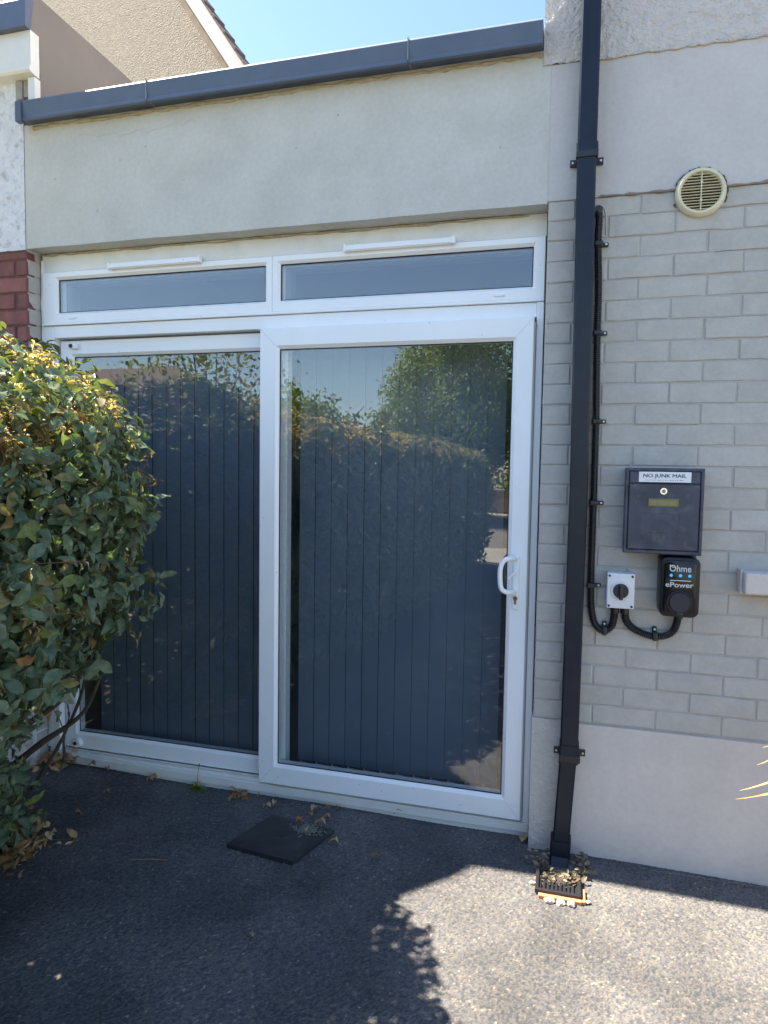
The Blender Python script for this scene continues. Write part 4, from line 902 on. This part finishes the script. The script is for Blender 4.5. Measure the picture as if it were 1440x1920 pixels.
# young shoots: little rosettes on red-brown stems
SP_, SN, SA, SS, ST = [], [], [], [], []; stems = MB()
def shoot(base, dirv, L, nl, s=.024, m=None):
    base = Vector(base); dirv = Vector(dirv).normalized(); tip = base+dirv*L
    stems.tube([base-dirv*.05, base.lerp(tip, .5)+Vector((random.uniform(-.004, .004),)*3), tip], [.0018, .0014, .0009], 5)
    for k in range(nl):
        f = random.uniform(.25, 1); p = base.lerp(tip, f); a = Vector((random.gauss(0, 1), random.gauss(0, 1), random.gauss(0, 1))); a = (a-dirv*a.dot(dirv)).normalized()*.9+dirv*random.uniform(.3, 1.3)
        nn = dirv+Vector((random.gauss(0, .5), random.gauss(0, .5), random.gauss(0, .5)))
        SP_.append(p); SN.append(nn); SA.append(a); SS.append(s*random.uniform(.6, 1.35)*(1.1-.3*f)); ST.append(random.random())
for k in range(400):
    y = -random.uniform(.2, 1.5); inn = random.random()**1.3*.8; x = float(face_x(y))-.03-inn; z = float(interp(x-face_x(y), [-1.2, -.7, -.32, -.16, 0], [1.93, 1.90, 1.80, 1.72, 1.60]))-.13*min(1, max(0, (-y-.85)/.3))
    shoot((x, y, z-.015), (random.gauss(.25, .3), random.gauss(0, .3), 1), random.uniform(.03, .085), random.randint(6, 11), .023)
for k in range(60):
    y = -random.uniform(.25, 1.3); z = random.choice([random.uniform(1.2, 1.62), random.uniform(.6, 1.2)]); x = float(surf(y, z, True))
    shoot((x-.01, y, z), (1, random.gauss(0, .4), random.gauss(.35, .4)), random.uniform(.03, .08), random.randint(5, 8), .026)
shoot((-1.545, -.62, 1.395), (.55, -.15, .8), .15, 9, .028); shoot((-1.53, -.60, 1.40), (.9, -.1, .25), .09, 6, .026); shoot((-1.52, -.62, 1.33), (1, 0, -.25), .09, 4, .032)
shoot((-1.58, -.62, .87), (1, -.1, .05), .10, 6, .028)
P = np.array([p[:] for p in SP_]); o = leaf_cloud('shoots_lit_rim', P, np.array([p[:] for p in SN]), np.array([p[:] for p in SA]), np.array(SS), np.array(ST), M_shoot_rim, LTN, HG); o['kind'] = 'stuff'
o = stems.build('shoot_stems', mat('red_brown_stem', (.22, .10, .05), .6), HG, 60); o['kind'] = 'stuff'
# trunks and branches under the canopy
def branch(pts, r0, r1, name='branch', m=M_bark, parent=HG):
    C = curve(pts, 6); mb = MB(); mb.tube(C, [r0+(r1-r0)*i/(len(C)-1)+random.uniform(-.0015, .0015)*(r0 > .006) for i in range(len(C))], 8); return mb.build(name, m, parent, 60)
branch([(-2.35, -.62, 0), (-2.25, -.6, .35), (-2.12, -.55, .6), (-2.02, -.6, 1.0), (-1.95, -.6, 1.5)], .026, .010, 'trunk')
branch([(-2.36, -.55, .15), (-2.15, -.52, .42), (-1.95, -.5, .58), (-1.80, -.5, .80), (-1.72, -.52, 1.1)], .016, .006)
branch([(-2.40, -.45, .12), (-2.15, -.42, .33), (-1.95, -.40, .48), (-1.83, -.42, .68)], .017, .005)
branch([(-2.4, -.7, .1), (-2.2, -.72, .45), (-2.0, -.75, .75), (-1.8, -.8, 1.2)], .014, .005)
branch([(-2.25, -.35, .10), (-2.08, -.36, .35), (-1.95, -.38, .62), (-1.9, -.4, 1.0)], .009, .003)
branch([(-2.3, -1.1, 0), (-2.2, -1.1, .5), (-2.0, -1.1, 1.2)], .03, .012, 'trunk')
for k in range(40):
    y = -random.uniform(.25, 1.2); z = random.uniform(.80, 1.65); x = float(face_x(y)); p0 = (x-.4, y+random.uniform(-.1, .1), z-random.uniform(.05, .25)); p1 = (x-.15, y, z-.03); p2 = (x-.01, y+random.uniform(-.06, .06), z+random.uniform(-.03, .08))
    branch([p0, p1, p2], .005, .0018, 'twig')
for y in np.arange(-7.4, -1.6, .8):
    branch([(-2.1, y, 0), (-2.0+random.uniform(-.1, .1), y, .8), (-1.8, y+.1, 1.5)], .03, .012, 'trunk')
# sapling stem by the left door jamb
SG = thing('sapling', 'thin bare forked sapling growing at the left foot of the door frame', 'sapling', (-2.41, .03, .0))
branch([(-2.415, .03, .0), (-2.410, .025, .09), (-2.405, .02, .17), (-2.375, .02, .26), (-2.365, .0, .34)], .008, .003, 'stem', M_bark, SG)
branch([(-2.405, .022, .18), (-2.43, .02, .25), (-2.455, .0, .31)], .003, .0015, 'stem', M_bark, SG)
lt = leaf_cloud('leaf', np.array([(-2.455, 0, .30)]), np.array([(0, -1, .2)]), np.array([(-.3, -.3, -1)]), np.array([.06]), np.array([.6]), M_dry, LT, SG)

# ------------------------------------------------------------------ fallen leaves
names = set()
def dry_leaf(x, y, s, tone, label, az, tilt=.35, z=.006, m=M_dry, cat='leaf', group='fallen dry leaves on the asphalt', W=.5):
    tv, tf = leaf_template(rows=6, W=W, fold=random.uniform(.3, .9), curl=random.uniform(.2, .7), wave=.12, seed=random.randrange(999))
    v = tv.copy(); v[:, 1] -= .5; c, s_ = math.cos(R(az)), math.sin(R(az)); ti = random.uniform(-tilt, tilt)
    v[:, 2] = v[:, 2]-v[:, 2].min(); X = v[:, 0]*c-v[:, 1]*s_; Y = v[:, 0]*s_+v[:, 1]*c; Z = v[:, 2]+np.abs(v[:, 0])*abs(ti)
    V = np.stack([X*s, Y*s, Z*s], 1)
    o = mesh_np('fallen_leaf', V, tf, m, None, attr={'tone': np.full(len(V), tone)}, sm=True); o.location = (x, y, z+float(ground_z(x, y))); return tag(o, label, cat, group)
G1 = 'fallen dry leaves on the asphalt'
for a in [(-1.308, -.058, .050, .45, 'forked tan dry leaf left of the pale oval leaf, above the drain cover', 70), (-1.289, -.018, .042, 1.0, 'pale upright oval dry leaf just above the drain cover', 5),
          (-1.111, -.005, .048, .9, 'pale pointed dry leaf standing apart near the door sill above the cover', -10), (-1.060, .005, .038, .35, 'small pinkish tan dry leaf lying flat below the door sill', 85),
          (-1.020, .040, .034, .05, 'small dark russet dry leaf touching the door sill', 15), (-1.105, -.060, .038, .3, 'small brown dry leaf behind the far corner of the drain cover', 30),
          (-1.040, -.060, .046, .5, 'curled tan dry leaf right of the drain cover by the sill', 80), (-.950, -.215, .045, 1.0, 'slim pale dry leaf at the right corner of the drain cover', 80),
          (-.764, -.259, .036, .1, 'lone russet dry leaf on the asphalt right of the drain cover', -40), (-.758, .070, .050, .15, 'flat brown dry leaf wedged against the sliding door sill', 85),
          (-1.026, -.774, .030, .8, 'tiny pale dry leaf alone on the shaded asphalt in front', 60), (-2.039, -.146, .040, .25, 'small orange dry leaf on the dark asphalt below the fixed panel', 75),
          (-2.03, -.335, .035, .15, 'thin brown dry leaf between the hedge and the fixed panel', -60), (-1.985, -.665, .062, .2, 'large orange-brown dry leaf near the foot of the hedge', 80), (-1.985, -.600, .045, .85, 'broad pale dry leaf near the litter heap under the hedge', 60),
          (-2.262, .035, .050, .2, 'orange dry leaf against the sill below the left door corner', 80), (-2.185, .045, .040, .6, 'tan dry leaf against the sill, second from the left door corner', 60),
          (-1.934, .035, .060, .3, 'long brown dry leaf on the tan ones by the fixed panel sill', 85), (-1.925, .008, .045, .75, 'pale curled dry leaf below the long brown one by the sill', 70),
          (-1.700, .030, .040, .85, 'small pale dry leaf beside the green weed at the sill', 80), (-.238, .035, .060, .7, 'curled tan dry leaf in the corner between door frame and plinth', -10),
          (-.60, -1.15, .020, .95, 'tiny cream dry leaf on the asphalt nearest the camera', 10)]:
    dry_leaf(*a)
for a in [(-1.115, -.155, .040, .15, 'russet dry leaf on the far edge of the drain cover', -50), (-1.032, -.150, .058, .9, 'large straw-yellow dry leaf on the right corner of the drain cover', 75), (-1.070, -.205, .032, .8, 'small pale dry leaf curled up on the drain cover', 30)]:
    dry_leaf(*a, z=.026)
M_shadeleaf = leaf_mat('shaded_leaf', [(0, (.10, .08, .06)), (.5, (.19, .16, .12)), (1, (.28, .24, .18))], 'attr', rough=.7, trans=.05, under=(.22, .19, .15))  # grey-tan dry leaves with the downpipe's shade put into their colour
def heap(name, pts, n, s, label, seed=0, spread=.04, h=.05, tones=(0, 1), m=M_dry):
    r = np.random.default_rng(seed); c = np.array(pts)[r.integers(0, len(pts), n)]; P = c+np.stack([r.normal(0, spread, n), r.normal(0, spread, n), np.abs(r.normal(0, h, n))], 1)
    P[:, 2] = np.maximum(P[:, 2], .006); Nn = np.stack([r.normal(0, .7, n), r.normal(-.3, .7, n), np.ones(n)*.8], 1); A = r.normal(0, 1, (n, 3))*np.array((1, 1, .5))
    o = leaf_cloud(name, P, Nn, A, r.uniform(s*.6, s*1.2, n), r.uniform(*tones, n), m, LT); return tag(o, label, 'leaves', kind='stuff')
heap('leaf_litter', [(-2.44, .02, 0), (-2.40, .04, .02), (-2.48, 0, .02)], 70, .045, 'heap of tan dry leaves at the left foot of the door', 1, .035, .03)
heap('leaf_litter', [(-2.05, -.60, 0), (-2.10, -.66, .0), (-2.12, -.55, .02), (-2.06, -.72, 0), (-2.2, -.6, 0)], 260, .045, 'brown leaf litter heaped under the near end of the hedge', 2, .05, .035)
heap('leaf_litter', [(-1.47, .03, 0), (-1.50, .035, .0), (-1.44, .015, 0)], 16, .045, 'small clump of orange dry leaves by the sill where the panels meet', 3, .022, .010, (0, .6))
heap('leaf_litter', [(-.165, -.09, .02), (-.01, -.08, .02), (-.17, -.13, .02), (-.01, -.13, .02), (-.15, -.15, .01), (-.03, -.16, .01), (-.13, -.19, .008), (-.06, -.19, .008), (-.09, -.20, .008), (-.145, -.21, .006), (-.045, -.21, .006)], 190, .028, 'dry leaves packed round the foot of the downpipe', 4, .013, .008, (0, .75), M_shadeleaf)
tag(grit('silt', -.095, -.20, .075, .05, 900, .012, mat('dark_silt', (.06, .05, .042), .95, var=.4, vscale=80), (.002, .005), 12), 'dark silt and crumbs packed over the back of the gully grate', 'silt', kind='stuff')
heap('leaf_litter', [(-1.95, -.50, 0)], 9, .045, 'few grey-brown dry leaves in a small clump on the dark asphalt', 6, .018, .006, (.5, 1))
def twig(pts, r, label):
    mb = MB(); mb.tube(curve(pts, 4), r, 6); o = mb.build('twig', M_twig, None, 60); return tag(o, label, 'twig', 'dry twigs on the asphalt')
twig([(-1.640, -.535, .006), (-1.57, -.515, .009), (-1.505, -.495, .006)], .0024, 'longest straight dry twig on the dark asphalt left of the drain cover')
twig([(-1.76, -.455, .006), (-1.70, -.445, .006), (-1.655, -.445, .007)], .0014, 'thin dry twig lying behind the longest one')
twig([(-2.06, -.52, .006), (-1.96, -.50, .012), (-1.88, -.46, .006)], .0012, 'thin twig poking out of the small grey-brown leaf clump')
# weed at the sill
WD = thing('weed', 'small green weed with a tall thin stalk growing at the door sill', 'weed', (-1.70, .045, 0))
mb = MB(); mb.tube(curve([(-1.70, .04, 0), (-1.695, .035, .06), (-1.683, .03, .12)], 5), .0012, 5); mb.build('stalk', M_stem, WD)
mb = MB(); mb.cyl((-1.683, .03, .118), (-1.682, .03, .126), .003, .002, 8); mb.build('seed_head', M_twig, WD)
for k in range(9):
    a = k*2.4; leaf_cloud('leaf', np.array([(-1.70, .04, .012)]), np.array([(math.cos(a)*.3, math.sin(a)*.3, 1)]), np.array([(math.cos(a), math.sin(a)*.6-.2, .25)]), np.array([.035+.01*(k % 3)]), np.array([.4+.05*k]), M_green, LT, WD)
# ------------------------------------------------------------------ spiky plant off the right edge
YC = thing('cordyline', 'spiky plant with dry straw-coloured leaf tips reaching in at the right edge', 'plant', (.95, -.55, 0))
mb = MB(); mb.tube(curve([(.95, -.55, 0), (.96, -.55, .3), (.95, -.55, .62)], 5), [.045]*11, 10); mb.build('trunk', M_bark, YC, 60)
def blade(p0, p1, p2, wd, tone):
    C = curve([p0, p1, p2], 8); V = []; F = []
    for i, p in enumerate(C):
        f = i/(len(C)-1); ww = wd*min(1, 4*f+.3)*(1-f**2.2)+.0004; s = Vector((0, 1, .15)).normalized()*ww
        V += [p-s, p+Vector((0, 0, -ww*.25)), p+s]
    for i in range(len(C)-1):
        a = 3*i; F += [(a, a+1, a+4, a+3), (a+1, a+2, a+5, a+4)]
    mesh_np('leaf', [v[:] for v in V], F, M_straw, YC, attr={'tone': np.full(len(V), tone)}, sm=True)
c0 = Vector((.93, -.55, .56))
blade(c0, (.60, -.47, .56), (.402, -.45, .500), .010, .2); blade(c0, (.62, -.45, .60), (.412, -.45, .528), .010, .9); blade(c0, (.62, -.44, .68), (.455, -.45, .612), .009, .5)
for k in range(34):
    a = random.uniform(-2.4, 2.4); L = random.uniform(.42, .6); up = random.uniform(-.1, .55)
    if math.cos(a) < -.0: a += 1.7
    blade(c0, (.93+.55*L*math.cos(a), -.55+.55*L*math.sin(a)*.6, .56+up*.5+.08), (.93+L*math.cos(a), -.55+L*math.sin(a)*.6, .56+up*.7-.05), .011, random.random())

# ------------------------------------------------------------------ what the glass mirrors: street side behind the camera
def tree(name, label, x, y, h, r, n, m, cz=None, squash=1.0, leaf=(.10, .18), limbs=9, trunk_r=.12, open_=0., seed=0, spread=None):
    rr = np.random.default_rng(seed); rd = random.Random(seed); T = thing(name, label, 'tree', (x, y, 0)); cz = cz or h*.6
    th_ = cz*.75; mb = MB(); mb.tube(curve([(x, y, 0), (x+.05*h*.1, y, th_*.5), (x, y, th_), (x, y, h*.85)], 5), [trunk_r*(1-.9*i/15) for i in range(16)], 10); mb.build('trunk', M_bark, T, 60)
    rz = (h-cz)
    cl = []
    for k in range(limbs):
        a = rd.uniform(0, 6.28); q = rd.uniform(.45, .95); zz = cz+rz*rd.uniform(-.75, .8)
        e = (x+r*q*math.cos(a), y+r*q*math.sin(a), zz); cl.append(e)
        z0 = min(th_, zz)*rd.uniform(.5, .9)
        mb = MB(); mb.tube(curve([(x, y, z0), ((x+e[0])/2, (y+e[1])/2, (z0+zz)/2+.1), e], 5), [trunk_r*.4*(1-.85*i/10) for i in range(11)], 6); mb.build('limb', M_bark, T, 60)
    # clumps
    nc = 60; C = rr.normal(0, 1, (nc, 3)); C /= np.linalg.norm(C, axis=1, keepdims=True); C *= (rr.random((nc, 1))**.4)
    C = C*np.array((r*.82, r*.82, rz*.82))+np.array((x, y, cz)); cs = rr.uniform(.22, .42, nc)*r
    idx = rr.integers(0, nc, n); dd = rr.normal(0, 1, (n, 3)); dd /= np.linalg.norm(dd, axis=1, keepdims=True); P = C[idx]+dd*(cs[idx]*rr.random(n)**.45)[:, None]
    P = P[P[:, 2] > .3]; n = len(P)
    o = leaf_cloud('crown', P, dd[:n]+rr.normal(0, .5, (n, 3))+np.array((0, 0, .4)), rr.normal(0, 1, (n, 3)), rr.uniform(*leaf, n), rr.beta(2, 2, n), m, LT4, T); o['kind'] = 'stuff'
    return T
tree('dense_tree', 'tall dense green tree beyond the road, mirrored in the right of the sliding door glass', -3.1, -16.4, 6.4, 2.75, 44000, M_tree, cz=3.4, limbs=12, trunk_r=.16, seed=3, leaf=(.07, .13))
tree('thin_tree', 'thin open tree behind the hedge, mirrored in the top of the left glass panel', -4.9, -5.4, 3.65, 1.45, 2500, M_tree2, cz=2.5, limbs=26, trunk_r=.05, seed=5, leaf=(.05, .10))
tree('small_shrub', 'small upright shrub behind the hedge, mirrored left of the tall tree', -3.35, -8.6, 2.75, .55, 1500, M_tree2, cz=1.9, limbs=9, trunk_r=.03, seed=6, leaf=(.05, .09))
tree('round_bush', 'bright green bush on the far side of the road by the brick wall', -1.2, -20.6, 2.0, 1.3, 6000, M_tree, cz=1.0, limbs=6, trunk_r=.06, seed=8, leaf=(.08, .14))
tree('broad_tree', 'broad green tree beside the bungalow across the road', -9.5, -21, 4.6, 3.0, 9000, M_tree, cz=2.4, limbs=9, trunk_r=.15, seed=9, leaf=(.14, .24))
LW = thing('garden_wall', 'low brick garden wall across the road, mirrored beside the door handle', 'wall', (-2, -19.7, 0))
mb = MB(); mb.box(-7.5, 3.4, -19.85, -19.62, 0, .78); mb.build('wall_body', M_redmort, LW)
M_far = mat('sandy_brick', (.36, .25, .17), .85, var=.25, vscale=6)
bmf = {w_: brick_mesh(w_, .19, .05, 3) for w_ in (.43,)}
for me in bmf.values(): me.materials.append(M_far)
for r in range(4):
    for k in range(22):
        place(bmf[.43], -6.0+.44*k+(.22 if r % 2 else 0), -19.615, .10+.2*r, None, LW, rz=math.pi)
mb = MB(); mb.box(-7.55, 3.45, -19.9, -19.57, .79, .86, .01); mb.build('wall_coping', M_pave, LW)
# bungalow across the road
BG = thing('bungalow', 'bungalow with brown tiled roof across the road, mirrored in the left glass panel', 'bungalow', (-22, -25, 0))
mb = MB(); mb.box(-27.5, -17.0, -31, -25, 0, 4.0); mb.build('wall', M_far, BG)
t = bmesh.new(); V_ = [t.verts.new(p) for p in ((-28, -31.5, 3.95), (-16.3, -31.5, 3.95), (-16.3, -24.5, 3.95), (-28, -24.5, 3.95), (-25, -28, 6.6), (-19.6, -28, 6.6))]
for f in ((0, 1, 5, 4), (2, 3, 4, 5), (1, 2, 5), (3, 0, 4), (3, 2, 1, 0)): t.faces.new([V_[i] for i in f])
bmesh.ops.recalc_face_normals(t, faces=t.faces); me = bpy.data.meshes.new('roof'); t.to_mesh(me); t.free(); link('roof', me, M_tile, BG)
mb = MB(); mb.box(-28, -16.3, -24.5, -24.42, 3.8, 4.0); mb.box(-16.3, -16.22, -31.5, -24.42, 3.8, 4.0); mb.build('gutter', M_pvc, BG)
mb = MB(); mb.frame(-22, -19.5, 1.0, 2.6, -21.9, -19.6, 1.1, 2.5, 0, .08, .02, .02)
o = mb.build('window', M_pvc, BG); o.data.transform(Matrix.Translation((0, -24.96, 0)) @ Matrix.Rotation(math.pi, 4, 'Z') @ Matrix.Translation((41.5, 0, 0)))
